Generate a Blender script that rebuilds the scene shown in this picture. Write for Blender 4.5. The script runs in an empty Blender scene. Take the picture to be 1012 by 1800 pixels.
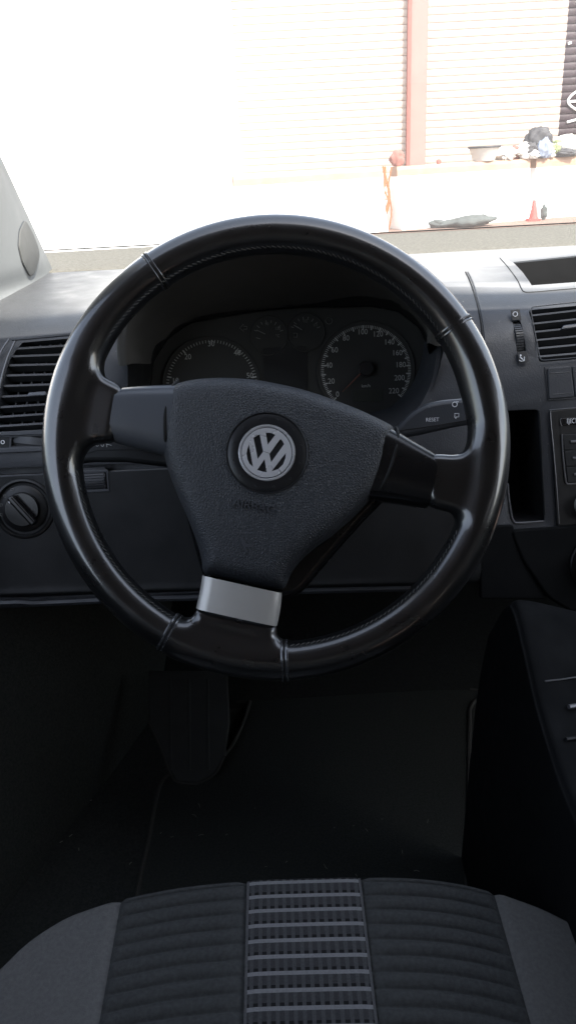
import bpy, bmesh, math, random
import numpy as np
from mathutils import Vector, Matrix
from mathutils.bvhtree import BVHTree
from mathutils.geometry import tessellate_polygon
random.seed(7)
rad = math.radians
scn = bpy.context.scene
COL = scn.collection

# ------------------------------------------------------------------ camera frame
FPX, CX, CY = 1400.0, 506.0, 900.0
PITCH, ROLL = rad(24.0), rad(3.0)
F = Vector((0, math.cos(PITCH), -math.sin(PITCH)))
_r0 = Vector((1, 0, 0)); _u0 = Vector((0, math.sin(PITCH), math.cos(PITCH)))
RT = math.cos(ROLL) * _r0 - math.sin(ROLL) * _u0
UP = math.sin(ROLL) * _r0 + math.cos(ROLL) * _u0

def ray(u, v): return F + RT * ((u - CX) / FPX) - UP * ((v - CY) / FPX)
def PY(u, v, y): d = ray(u, v); return d * (y / d.y)
def PX(u, v, x): d = ray(u, v); return d * (x / d.x)
def PZ(u, v, z): d = ray(u, v); return d * (z / d.z)

class Plane:
    """a flat working plane: origin, two axes and a normal that points to the viewer"""
    def __init__(s, o, n, ref=Vector((1, 0, 0))):
        s.o = Vector(o); s.n = Vector(n).normalized()
        s.ex = (ref - s.n * ref.dot(s.n)).normalized(); s.ey = s.n.cross(s.ex)
    def loc(s, u, v):
        d = ray(u, v); t = s.o.dot(s.n) / d.dot(s.n); p = d * t - s.o
        return Vector((p.dot(s.ex), p.dot(s.ey)))
    def w(s, x, y, z=0.0): return s.o + s.ex * x + s.ey * y + s.n * z
    def p(s, u, v, z=0.0): q = s.loc(u, v); return s.w(q.x, q.y, z)

# ------------------------------------------------------------------ objects
def tag(o, label=None, cat=None, group=None, kind=None):
    if label: o['label'] = label
    if cat: o['category'] = cat
    if group: o['group'] = group
    if kind: o['kind'] = kind
    return o
def thing(name, loc, label, cat, group=None):
    o = bpy.data.objects.new(name, None); COL.objects.link(o); o.location = loc
    o.empty_display_size = 0.02
    return tag(o, label, cat, group)
def base_of(parent):
    b = Vector((0, 0, 0))
    while parent is not None: b += Vector(parent.location); parent = parent.parent
    return b
def mk(name, verts, faces, m, parent=None, smooth=True, loc=None, angle=None):
    b = base_of(parent) if parent is not None else Vector(loc or (0, 0, 0))
    me = bpy.data.meshes.new(name)
    me.from_pydata([tuple(Vector(v) - b) for v in verts], [], faces); me.update()
    return finish(name, me, m, parent, smooth, loc, angle)
def finish(name, me, m, parent=None, smooth=True, loc=None, angle=None):
    if m is not None:
        me.materials.clear(); me.materials.append(m)
    me.polygons.foreach_set('use_smooth', [bool(smooth)] * len(me.polygons))
    if angle: me.set_sharp_from_angle(angle=rad(angle))
    o = bpy.data.objects.new(name, me); COL.objects.link(o)
    if parent is not None: o.parent = parent
    elif loc is not None: o.location = loc
    return o
def struct(name, verts, faces, m, smooth=False):
    return tag(mk(name, verts, faces, m, smooth=smooth), kind='structure')

class MB:
    """collects shapes into one mesh"""
    def __init__(s): s.v = []; s.f = []
    def add(s, vs, fs):
        n = len(s.v); s.v += [Vector(v) for v in vs]; s.f += [tuple(i + n for i in f) for f in fs]; return s
    def tube(s, pts, r, seg=8, closed=False):
        pts = [Vector(p) for p in pts]; n = len(pts); vs = []; fs = []; prev = None
        for i, p in enumerate(pts):
            a = pts[i - 1] if (i or closed) else p; b = pts[(i + 1) % n] if (i < n - 1 or closed) else p
            t = (b - a).normalized() if (b - a).length > 1e-9 else Vector((0, 0, 1))
            if prev is None:
                x = t.orthogonal().normalized()
            else:
                x = (prev - t * prev.dot(t))
                x = x.normalized() if x.length > 1e-9 else t.orthogonal().normalized()
            prev = x; y = t.cross(x); rr = r[i] if isinstance(r, (list, tuple)) else r
            for k in range(seg):
                q = 2 * math.pi * k / seg; vs.append(p + (x * math.cos(q) + y * math.sin(q)) * rr)
        for i in range(n if closed else n - 1):
            for k in range(seg):
                j = (i + 1) % n
                fs.append((i * seg + k, i * seg + (k + 1) % seg, j * seg + (k + 1) % seg, j * seg + k))
        if not closed:
            fs.append(tuple(range(seg))[::-1]); fs.append(tuple((n - 1) * seg + k for k in range(seg)))
        return s.add(vs, fs)
    def box(s, c, ax, ay, az, hx, hy, hz):
        c = Vector(c); vs = [c + ax * (hx * i) + ay * (hy * j) + az * (hz * k) for i in (-1, 1) for j in (-1, 1) for k in (-1, 1)]
        return s.add(vs, [(0, 1, 3, 2), (4, 6, 7, 5), (0, 4, 5, 1), (2, 3, 7, 6), (0, 2, 6, 4), (1, 5, 7, 3)])
    def lathe(s, o, n, prof, seg=48, ref=None):
        o = Vector(o); n = Vector(n).normalized(); x = (ref or n.orthogonal()); x = (x - n * x.dot(n)).normalized(); y = n.cross(x)
        vs = []; fs = []
        for r, z in prof:
            for k in range(seg):
                q = 2 * math.pi * k / seg; vs.append(o + n * z + (x * math.cos(q) + y * math.sin(q)) * r)
        for i in range(len(prof) - 1):
            for k in range(seg):
                fs.append((i * seg + k, (i + 1) * seg + k, (i + 1) * seg + (k + 1) % seg, i * seg + (k + 1) % seg))
        return s.add(vs, fs)
    def build(s, name, m, parent=None, smooth=True, loc=None, angle=40):
        return mk(name, s.v, s.f, m, parent, smooth, loc, angle)

def catmull(pts, n, closed=False):
    pts = [Vector(p) for p in pts]; N = len(pts); out = []
    rng = range(N) if closed else range(N - 1)
    for i in rng:
        p1 = pts[i]; p2 = pts[(i + 1) % N]
        p0 = pts[i - 1] if (i or closed) else p1 * 2 - p2
        p3 = pts[(i + 2) % N] if (i < N - 2 or closed) else p2 * 2 - p1
        for k in range(n):
            t = k / n
            out.append(0.5 * ((2 * p1) + (p2 - p0) * t + (2 * p0 - 5 * p1 + 4 * p2 - p3) * t * t + (3 * p1 - p0 - 3 * p2 + p3) * t ** 3))
    if not closed: out.append(pts[-1])
    return out
def grid_faces(r, c, flip=False):
    fs = []
    for i in range(r - 1):
        for j in range(c - 1):
            q = (i * c + j, i * c + j + 1, (i + 1) * c + j + 1, (i + 1) * c + j)
            fs.append(q[::-1] if flip else q)
    return fs
def patch(rows, nu=6, nv=6):
    """smooth sheet through a grid of points"""
    rr = [catmull(r, nu) for r in rows]
    cols = [catmull([r[j] for r in rr], nv) for j in range(len(rr[0]))]
    R = len(cols[0]); C = len(cols)
    return [cols[j][i] for i in range(R) for j in range(C)], grid_faces(R, C), R, C
def orient(o, toward=Vector((0, 0, 0))):
    """make the sheet's normals point at a place"""
    me = o.data; b = base_of(o.parent) if o.parent else Vector(o.location)
    s = sum((toward - b - p.center).dot(p.normal) * p.area for p in me.polygons)
    if s < 0: me.flip_normals()
    return o

def curve_mesh(polys, depth, bevel=0.0, text=None, size=0.01, align='CENTER', res=2):
    """flat shape with holes, or lettering, thickened and bevelled; returned as a plain mesh in XY"""
    if text is None:
        cu = bpy.data.curves.new('c', 'CURVE'); cu.dimensions = '2D'; cu.fill_mode = 'BOTH'
        for P in polys:
            sp = cu.splines.new('POLY'); sp.points.add(len(P) - 1)
            for q, p in zip(sp.points, P): q.co = (p[0], p[1], 0, 1)
            sp.use_cyclic_u = True
    else:
        cu = bpy.data.curves.new('c', 'FONT'); cu.body = text; cu.size = size; cu.align_x = align; cu.align_y = 'CENTER'
        cu.resolution_u = 3
    cu.extrude = max(depth / 2 - bevel, 0); cu.bevel_depth = bevel; cu.offset = -bevel; cu.bevel_resolution = res
    o = bpy.data.objects.new('c', cu); COL.objects.link(o)
    dg = bpy.context.evaluated_depsgraph_get(); dg.update()
    me = bpy.data.meshes.new_from_object(o.evaluated_get(dg))
    bpy.data.objects.remove(o); bpy.data.curves.remove(cu)
    vs = [v.co.copy() for v in me.vertices]; fs = [tuple(p.vertices) for p in me.polygons]
    bpy.data.meshes.remove(me)
    return vs, fs
def shape(mb, pl, polys, z0, depth, bevel=0.0, px=True):
    """outline(s) in picture units laid on a plane, its back at z0, thick = depth"""
    L = [[pl.loc(*p) if px else Vector(p) for p in P] for P in polys]
    vs, fs = curve_mesh(L, depth, bevel)
    return mb.add([pl.w(v.x, v.y, v.z + z0 + depth / 2) for v in vs], fs)
def letters(mb, pl, txt, u, v, hpx, rot=0.0, z=0.0002, depth=0.0002, zf=None, sx=1.0):
    """lettering of a cap height hpx centred at (u,v)"""
    c = pl.loc(u, v); s = (pl.loc(u, v - 1) - c).length
    vs, fs = curve_mesh(None, depth, 0, txt, hpx * s / 0.70)
    ax = pl.loc(u + 10, v) - c; a0 = math.atan2(ax.y, ax.x) + rad(rot); ca, sa = math.cos(a0), math.sin(a0)
    out = []
    for q in vs:
        X = c.x + q.x * sx * ca - q.y * sa; Y = c.y + q.x * sx * sa + q.y * ca
        out.append(pl.w(X, Y, q.z + z + (zf(X, Y) if zf else 0)))
    return mb.add(out, fs)
def rounded(poly, r, n=4):
    """round the corners of a picture outline"""
    out = []; N = len(poly)
    for i in range(N):
        p = Vector(poly[i]); a = Vector(poly[i - 1]); b = Vector(poly[(i + 1) % N])
        da = (a - p); db = (b - p); ra = min(r, da.length * .45); rb = min(r, db.length * .45)
        A = p + da.normalized() * ra; B = p + db.normalized() * rb
        for k in range(n + 1):
            t = k / n; out.append(A * (1 - t) ** 2 + p * 2 * t * (1 - t) + B * t * t)
    return out

# ------------------------------------------------------------------ materials
def nd(nt, t, **k):
    n = nt.nodes.new(t)
    for a, b in k.items(): setattr(n, a, b)
    return n
def mat(name, col, rough=.5, spec=.5, metal=0.0, var=.15, vscale=9.0, rvar=.12, bump=None, coat=0.0, specks=None, coat_rough=.1, aniso=0, top_glare=None, coatbump=None):
    m = bpy.data.materials.new(name); m.use_nodes = True; nt = m.node_tree; b = nt.nodes['Principled BSDF']; L = nt.links.new
    tc = nd(nt, 'ShaderNodeTexCoord'); P = tc.outputs['Object']
    n1 = nd(nt, 'ShaderNodeTexNoise'); n1.inputs['Scale'].default_value = vscale; n1.inputs['Detail'].default_value = 6; L(P, n1.inputs['Vector'])
    mx = nd(nt, 'ShaderNodeMix', data_type='RGBA'); mx.inputs[6].default_value = (*[c * (1 - var) for c in col], 1); mx.inputs[7].default_value = (*[min(1, c * (1 + var)) for c in col], 1)
    L(n1.outputs['Fac'], mx.inputs[0]); colout = mx.outputs[2]
    if specks:                                         # scale, threshold, colour : dust and lint
        vo = nd(nt, 'ShaderNodeTexNoise'); vo.inputs['Scale'].default_value = specks[0]; vo.inputs['Detail'].default_value = 2; L(P, vo.inputs['Vector'])
        rp = nd(nt, 'ShaderNodeMapRange'); rp.inputs[1].default_value = specks[1]; rp.inputs[2].default_value = specks[1] + .05; L(vo.outputs['Fac'], rp.inputs[0])
        m2 = nd(nt, 'ShaderNodeMix', data_type='RGBA'); L(rp.outputs[0], m2.inputs[0]); L(colout, m2.inputs[6]); m2.inputs[7].default_value = (*specks[2], 1); colout = m2.outputs[2]
    if top_glare:                                           # sun glare on faces that look up, put into the colour
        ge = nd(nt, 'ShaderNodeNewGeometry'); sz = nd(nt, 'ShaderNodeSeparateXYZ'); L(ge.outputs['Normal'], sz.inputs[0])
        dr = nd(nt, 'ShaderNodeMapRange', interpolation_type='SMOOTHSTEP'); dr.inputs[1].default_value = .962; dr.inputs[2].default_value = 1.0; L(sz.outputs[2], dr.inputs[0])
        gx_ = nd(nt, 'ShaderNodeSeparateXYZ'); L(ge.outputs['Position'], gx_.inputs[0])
        xr = nd(nt, 'ShaderNodeMapRange', interpolation_type='SMOOTHSTEP'); xr.inputs[1].default_value = -.27; xr.inputs[2].default_value = -.17; xr.inputs[3].default_value = .28; L(gx_.outputs[0], xr.inputs[0])  # painted glare is weaker towards the left end
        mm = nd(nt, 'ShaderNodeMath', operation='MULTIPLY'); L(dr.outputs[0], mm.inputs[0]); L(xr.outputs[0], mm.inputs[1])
        m3 = nd(nt, 'ShaderNodeMix', data_type='RGBA'); L(mm.outputs[0], m3.inputs[0]); L(colout, m3.inputs[6]); m3.inputs[7].default_value = (*top_glare, 1); colout = m3.outputs[2]
    L(colout, b.inputs['Base Color'])
    n2 = nd(nt, 'ShaderNodeTexNoise'); n2.inputs['Scale'].default_value = vscale * 3.3; n2.inputs['Detail'].default_value = 5; L(P, n2.inputs['Vector'])
    mr = nd(nt, 'ShaderNodeMapRange'); mr.inputs[1].default_value = .3; mr.inputs[2].default_value = .7
    mr.inputs[3].default_value = max(.03, rough - rvar); mr.inputs[4].default_value = min(1, rough + rvar); L(n2.outputs['Fac'], mr.inputs[0]); L(mr.outputs[0], b.inputs['Roughness'])
    b.inputs['Metallic'].default_value = metal; b.inputs['Specular IOR Level'].default_value = spec
    b.inputs['Coat Weight'].default_value = coat; b.inputs['Coat Roughness'].default_value = coat_rough
    if coatbump:
        cn = nd(nt, 'ShaderNodeTexNoise'); cn.inputs['Scale'].default_value = coatbump[0]; cn.inputs['Detail'].default_value = 5; L(P, cn.inputs['Vector'])
        cp = nd(nt, 'ShaderNodeBump'); cp.inputs['Strength'].default_value = coatbump[1]; cp.inputs['Distance'].default_value = coatbump[2]; L(cn.outputs['Fac'], cp.inputs['Height']); L(cp.outputs[0], b.inputs['Coat Normal'])
    if bump:                                           # kind, scale, strength, distance
        kind, sc, st, di = bump
        if kind == 'pebble':
            wn = nd(nt, 'ShaderNodeTexNoise'); wn.inputs['Scale'].default_value = sc * .5; L(P, wn.inputs['Vector'])
            wm = nd(nt, 'ShaderNodeMixRGB'); wm.inputs[0].default_value = .0003; wm.blend_type = 'ADD'; L(P, wm.inputs[1]); L(wn.outputs['Color'], wm.inputs[2])
            t = nd(nt, 'ShaderNodeTexVoronoi', feature='DISTANCE_TO_EDGE'); t.inputs['Scale'].default_value = sc; t.inputs['Randomness'].default_value = .9
            L(wm.outputs[0], t.inputs['Vector']); pm = nd(nt, 'ShaderNodeMapRange', interpolation_type='SMOOTHSTEP'); pm.inputs[2].default_value = .32; L(t.outputs['Distance'], pm.inputs[0]); h = pm.outputs[0]
        else:
            t = nd(nt, 'ShaderNodeTexNoise'); t.inputs['Scale'].default_value = sc; t.inputs['Detail'].default_value = 4; L(P, t.inputs['Vector']); h = t.outputs['Fac']
        bp = nd(nt, 'ShaderNodeBump', invert=st < 0); bp.inputs['Strength'].default_value = abs(st); bp.inputs['Distance'].default_value = di
        L(h, bp.inputs['Height']); L(bp.outputs[0], b.inputs['Normal'])
    return m
M = {}
M['dash'] = mat('dash_plastic', (.031, .034, .040), .48, .5, bump=('n', 620, .34, .0008), specks=(260, .715, (.10, .10, .10)), top_glare=(.25, .245, .24))
M['dash_pad'] = mat('dash_pad_grain', (.155, .146, .125), .85, .15, var=.45, vscale=240, bump=('n', 420, .8, .0016))
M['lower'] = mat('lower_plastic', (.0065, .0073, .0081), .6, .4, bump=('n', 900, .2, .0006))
M['trim'] = mat('trim_black', (.008, .0085, .009), .42, .5, bump=('n', 1100, .1, .0004))
M['pocket'] = mat('pocket_black', (.012, .012, .013), .7, .3)
M['void'] = mat('cavity_black', (.006, .006, .006), .9, .1)
M['hood'] = mat('hood_black', (.065, .063, .059), .85, .15, bump=('n', 900, .2, .0006))
M['leather'] = mat('rim_leather', (.0062, .0064, .0066), .30, .8, var=.25, vscale=14, rvar=.04, coat=1.0, coat_rough=.09, coatbump=(95, .10, .0010), bump=('n', 800, .12, .0004))
M['seam_glint'] = mat('glint_leather', (.045, .047, .050), .24, .8, coat=1.0)  # paler leather: glints on the lower seams put into the colour
M['seam'] = mat('seam_black', (.004, .004, .004), .6, .3)
M['thread'] = mat('thread', (.075, .075, .072), .8, .2)
M['cover'] = mat('airbag_skin', (.030, .033, .038), .46, .5, var=.08, rvar=.05, bump=('pebble', 480, .60, .0005))
M['satin'] = mat('satin_grey', (.070, .076, .088), .33, .5, var=.06, rvar=.05, bump=('n', 1500, .05, .0003))
M['gloss'] = mat('gloss_black', (.006, .006, .0065), .24, .5, var=.1, rvar=.08)
M['ringp'] = mat('emblem_ring', (.010, .0105, .012), .38, .5, var=.1, rvar=.05)
M['silver'] = mat('silver_paint', (.54, .525, .49), .40, .5, metal=.45, var=.14, rvar=.05, bump=('n', 2500, .05, .0002))
M['chrome'] = mat('chrome', (.70, .71, .73), .26, .5, metal=.6, var=.03, rvar=.04)
M['chromelet'] = mat('chrome_letters', (.80, .81, .84), .28, .5, metal=.55, var=.04, rvar=.05)
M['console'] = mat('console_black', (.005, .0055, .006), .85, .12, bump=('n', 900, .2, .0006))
M['bulk'] = mat('bulkhead_black', (.017, .0185, .018), 1.0, .02, var=.5, vscale=200, bump=('n', 500, .5, .002))
M['edge'] = mat('pale_edge', (.15, .15, .155), .35, .5, metal=.3)  # pale, slightly metallic tone for edges, ribs and lips
M['print'] = mat('pale_print', (.62, .63, .65), .7, .2)
M['dialprint'] = mat('dial_print', (.40, .40, .385), .8, .1)
M['dialdim'] = mat('dial_print_dim', (.20, .20, .19), .8, .1)
M['dial'] = mat('dial_black', (.042, .042, .040), .8, .12)
M['lcd'] = mat('lcd_green', (.030, .033, .028), .5, .3)
M['needle'] = mat('needle_red', (.13, .055, .04), .6, .2)
M['carpet'] = mat('carpet_black', (.036, .039, .037), 1.0, .02, var=.5, vscale=300, bump=('n', 700, .6, .002), specks=(85, .80, (.05, .05, .045)))
M['mat'] = mat('mat_black', (.031, .034, .032), 1.0, .02, var=.5, vscale=350, bump=('n', 800, .6, .002), specks=(95, .79, (.06, .06, .055)))
M['matpad'] = mat('heel_pad', (.036, .038, .037), .75, .2, bump=('n', 400, .3, .001))
M['piping'] = mat('mat_piping', (.046, .046, .043), .9, .1)
M['lint'] = mat('lint', (.22, .22, .20), .9, .1)
M['pillar'] = mat('pillar_grey', (.205, .21, .208), .7, .3, var=.05, bump=('n', 1200, .12, .0004))
M['grille'] = mat('tweeter_grey', (.12, .12, .115), .75, .3, bump=('n', 2500, .5, .0006))
M['roof'] = mat('headliner', (.26, .26, .255), .95, .1)
M['bolster'] = mat('seat_cloth_grey', (.124, .122, .118), .95, .08, var=.28, vscale=330, bump=('n', 1400, .5, .0008))
M['ribcloth'] = mat('seat_cloth_ribbed', (.060, .062, .061), .95, .06, var=.4, vscale=330, bump=('n', 1400, .5, .0008))

# cloth of the seat stripe: pale cross bars with a grid of dark cells between them
def stripe_mat():
    m = bpy.data.materials.new('seat_stripe'); m.use_nodes = True; nt = m.node_tree; b = nt.nodes['Principled BSDF']; L = nt.links.new
    tc = nd(nt, 'ShaderNodeTexCoord'); sx = nd(nt, 'ShaderNodeSeparateXYZ'); L(tc.outputs['UV'], sx.inputs[0])
    def mth(op, a, bb, clamp=False):
        n = nd(nt, 'ShaderNodeMath', operation=op, use_clamp=clamp)
        for i, x in enumerate((a, bb)):
            if isinstance(x, (int, float)): n.inputs[i].default_value = x
            else: L(x, n.inputs[i])
        return n.outputs[0]
    v = mth('FRACT', mth('MULTIPLY', sx.outputs[1], 1.0), 0)      # one period per bar
    bar = mth('LESS_THAN', v, .24)
    low = mth('GREATER_THAN', v, .80)                             # dark feet of the cells
    u = mth('FRACT', mth('MULTIPLY', sx.outputs[0], 14.5), 0)
    cell = mth('LESS_THAN', u, .55)
    edge = mth('GREATER_THAN', mth('ABSOLUTE', mth('SUBTRACT', sx.outputs[0], .5), 0), .478)
    nz = nd(nt, 'ShaderNodeTexNoise'); nz.inputs['Scale'].default_value = 700; L(tc.outputs['Object'], nz.inputs['Vector'])
    def mix(f, a, bb):
        n = nd(nt, 'ShaderNodeMix', data_type='RGBA')
        L(f, n.inputs[0]) if not isinstance(f, float) else None
        for i, x in ((6, a), (7, bb)):
            if isinstance(x, tuple): n.inputs[i].default_value = (*x, 1)
            else: L(x, n.inputs[i])
        return n.outputs[2]
    base = mix(cell, (.070, .070, .071), (.049, .049, .050))
    base = mix(mth('MULTIPLY', low, cell), base, (.017, .017, .0175))
    base = mix(bar, base, (.200, .200, .202))
    base = mix(edge, base, (.092, .092, .093))
    k = nd(nt, 'ShaderNodeMapRange'); k.inputs[3].default_value = .7; k.inputs[4].default_value = 1.3; L(nz.outputs['Fac'], k.inputs[0])
    mu = nd(nt, 'ShaderNodeMix', data_type='RGBA', blend_type='MULTIPLY'); mu.inputs[0].default_value = 1; L(base, mu.inputs[6]); L(k.outputs[0], mu.inputs[7])
    L(mu.outputs[2], b.inputs['Base Color']); b.inputs['Roughness'].default_value = .95; b.inputs['Specular IOR Level'].default_value = .06
    bp = nd(nt, 'ShaderNodeBump'); bp.inputs['Strength'].default_value = .5; bp.inputs['Distance'].default_value = .0008; L(nz.outputs['Fac'], bp.inputs['Height']); L(bp.outputs[0], b.inputs['Normal'])
    return m
M['stripe'] = stripe_mat()

def glass_mat():
    m = bpy.data.materials.new('windscreen_glass'); m.use_nodes = True; nt = m.node_tree; L = nt.links.new
    for n in list(nt.nodes): nt.nodes.remove(n)
    out = nd(nt, 'ShaderNodeOutputMaterial'); tr = nd(nt, 'ShaderNodeBsdfTransparent'); tr.inputs[0].default_value = (.93, .95, .94, 1)
    gl = nd(nt, 'ShaderNodeBsdfGlossy'); gl.inputs['Roughness'].default_value = .02
    fr = nd(nt, 'ShaderNodeFresnel'); fr.inputs[0].default_value = 1.25
    mx = nd(nt, 'ShaderNodeMixShader'); L(fr.outputs[0], mx.inputs[0]); L(tr.outputs[0], mx.inputs[1]); L(gl.outputs[0], mx.inputs[2])
    df = nd(nt, 'ShaderNodeBsdfTranslucent'); df.inputs[0].default_value = (.9, .88, .84, 1)      # thin dust film added to lay a veil of glare on the pane
    tc = nd(nt, 'ShaderNodeTexCoord'); nz = nd(nt, 'ShaderNodeTexNoise'); nz.inputs['Scale'].default_value = 3; nz.inputs['Detail'].default_value = 5; L(tc.outputs['Object'], nz.inputs[0])
    mr = nd(nt, 'ShaderNodeMapRange'); mr.inputs[3].default_value = .02; mr.inputs[4].default_value = .06; L(nz.outputs['Fac'], mr.inputs[0])
    m2 = nd(nt, 'ShaderNodeMixShader'); L(mr.outputs[0], m2.inputs[0]); L(mx.outputs[0], m2.inputs[1]); L(df.outputs[0], m2.inputs[2])
    L(m2.outputs[0], out.inputs[0]); return m
M['glass'] = glass_mat()

# ================================================================== STEERING WHEEL
wn = Vector((0, -math.cos(rad(25)), math.sin(rad(25))))
WP = Plane(PY(485, 785, .61), wn, RT)
wheel = thing('steering_wheel', WP.o, 'black leather three spoke steering wheel turned slightly clockwise, with a round silver badge', 'steering wheel')
SPX = ((WP.loc(895, 784) - WP.loc(75, 784)).length) / 820.0           # metres per picture unit on the wheel plane
RO = 410 * SPX; RT_ = 34 * SPX; RC = RO - RT_
def wl(pts): return [WP.loc(*p) for p in pts]

def sd_poly(P, X, Y):
    n = len(P); d = np.full(X.shape, 1e9); s = np.ones(X.shape)
    for i in range(n):
        a = P[i]; b = P[i - 1]; ex, ey = b[0] - a[0], b[1] - a[1]; wx, wy = X - a[0], Y - a[1]
        t = np.clip((wx * ex + wy * ey) / (ex * ex + ey * ey + 1e-18), 0, 1)
        d = np.minimum(d, (wx - ex * t) ** 2 + (wy - ey * t) ** 2)
        c1 = Y >= a[1]; c2 = Y < b[1]; c3 = ex * wy > ey * wx
        flip = (c1 & c2 & c3) | (~c1 & ~c2 & ~c3); s = np.where(flip, -s, s)
    return s * np.sqrt(d)
def smin(a, b, k):
    h = np.clip(.5 + .5 * (b - a) / k, 0, 1); return b * (1 - h) + a * h - k * h * (1 - h)
import openvdb
def sdf_mesh(arr, org, vox):
    g = openvdb.FloatGrid(1.0); g.copyFromArray(arr.astype(np.float32)); pts, tris, quads = g.convertToPolygons(0.0, 0.0)
    pts = pts * vox + np.array(org)
    return [Vector(p) for p in pts.tolist()], [tuple(q)[::-1] for q in quads.tolist()] + [tuple(q)[::-1] for q in tris.tolist()]

vox = .0014
ext = RO + .006; nx = int(2 * ext / vox) + 1; zext = .030; nz_ = int(2 * zext / vox) + 1
gx = np.linspace(-ext, -ext + vox * (nx - 1), nx); gz = np.linspace(-zext, -zext + vox * (nz_ - 1), nz_)
X2, Y2 = np.meshgrid(gx, gx, indexing='ij')
R2 = np.sqrt(X2 ** 2 + Y2 ** 2)
def web(poly, zc, h, r):
    d2 = sd_poly([tuple(p) for p in wl(poly)], X2, Y2)
    q1 = (d2 + r)[:, :, None]; q2 = (np.abs(gz - zc) - h + r)[None, None, :]
    return np.minimum(np.maximum(q1, q2), 0) + np.sqrt(np.maximum(q1, 0) ** 2 + np.maximum(q2, 0) ** 2) - r
# the grip is a little fatter at the thumb rests
ang = np.arctan2(Y2, X2)
def bulge(u, v, w):
    p = WP.loc(u, v); a = math.atan2(p.y, p.x); return np.exp(-((np.angle(np.exp(1j * (ang - a)))) / w) ** 2)
th = .0012 * (bulge(110, 640, .22) + bulge(870, 700, .22))
tor = np.sqrt((R2 - RC + th * .6)[:, :, None] ** 2 + (gz[None, None, :] * .94) ** 2) - (RT_ + th)[:, :, None]
wl_left = rounded([(128, 640), (165, 628), (180, 662), (222, 683), (204, 777), (160, 781), (134, 806), (122, 830)], 16, 5)
wl_right = rounded([(768, 798), (800, 801), (822, 790), (836, 760), (858, 740), (846, 930), (828, 930), (806, 905), (752, 892), (744, 860), (752, 800)], 16, 5)
wl_bot = rounded([(347, 1066), (418, 1082), (488, 1097), (486, 1120), (500, 1142), (520, 1152), (500, 1180), (300, 1150), (285, 1100), (318, 1098), (338, 1090)], 14, 5)
sd = tor
for poly, zc in ((wl_left, -.001), (wl_right, -.001), (wl_bot, -.001)):
    sd = smin(sd, web(poly, zc, .0125, .008), .010)
vs, fs = sdf_mesh(sd, (-ext, -ext, -zext), vox)
rim = mk('rim', [WP.w(v.x, v.y, v.z) for v in vs], fs, M['leather'], wheel)
orient(rim, WP.w(0, 0, 5))

# (seams)
# seams across the grip and the stitching along its inner side
def ring_at(u, v, r, n=28):
    p = WP.loc(u, v); a = math.atan2(p.y, p.x); er = Vector((math.cos(a), math.sin(a))); out = []
    for k in range(n + 1):
        q = rad(-120) + rad(240) * k / n + (0)
        r_ = r + (.0021 * math.exp(-((q + .75) / .8) ** 2) if v > 1000 else 0)
        rr = RC + math.sin(q) * r_; zz = math.cos(q) * r_
        out.append(WP.w(er.x * rr, er.y * rr, zz))
    return out
for (u, v) in ((265, 465), (803, 573), (298, 1113), (500, 1160)):
    so_ = MB().tube(ring_at(u, v, RT_ + .0003), .0008, 6).build('seam', M['seam'], wheel)
    p_ = WP.loc(u, v); a_ = math.atan2(p_.y, p_.x); tv = (WP.ex * -math.sin(a_) + WP.ey * math.cos(a_)) * .0017
    for s_ in (-1, 1): MB().tube([q + tv * s_ for q in ring_at(u, v, RT_ - .0002)], .0014, 8).build('rolled_edge', M['seam_glint'] if v > 1000 else M['leather'], so_)
def ang_of(u, v): p = WP.loc(u, v); return math.atan2(p.y, p.x)
def stitch(mb, a0, a1):
    """slanted little stitches along an arc of the grip"""
    n = max(2, int(abs(a1 - a0) * RC / .0044))
    for k in range(n):
        a = a0 + (a1 - a0) * k / n; b = a + (a1 - a0) / n * .8
        for s in (0,):
            q0 = rad(-54); q1 = rad(-61); r = RT_ + .0004
            P0 = (RC + math.sin(q0) * r, math.cos(q0) * r / .94); P1 = (RC + math.sin(q1) * r, math.cos(q1) * r / .94)
            mb.tube([WP.w(math.cos(a) * P0[0], math.sin(a) * P0[0], P0[1]), WP.w(math.cos((a + b) / 2) * (P0[0] + P1[0]) / 2, math.sin((a + b) / 2) * (P0[0] + P1[0]) / 2, (P0[1] + P1[1]) / 2 + .0003), WP.w(math.cos(b) * P1[0], math.sin(b) * P1[0], P1[1])], .00052, 5)
tau = 2 * math.pi
sb = MB(); stitch(sb, ang_of(182, 640), ang_of(800, 575) ); sb.build('stitching', M['thread'], wheel)
sb = MB(); stitch(sb, ang_of(795, 575), ang_of(840, 690)); sb.build('stitching', M['thread'], wheel)
sb = MB(); stitch(sb, ang_of(135, 830), ang_of(305, 1095) if ang_of(305, 1095) > 0 else ang_of(305, 1095) + tau if ang_of(135, 830) > 0 else ang_of(305, 1095)); sb.build('stitching', M['thread'], wheel)
sb = MB(); stitch(sb, ang_of(510, 1140), ang_of(808, 935)); sb.build('stitching', M['thread'], wheel)

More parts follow.
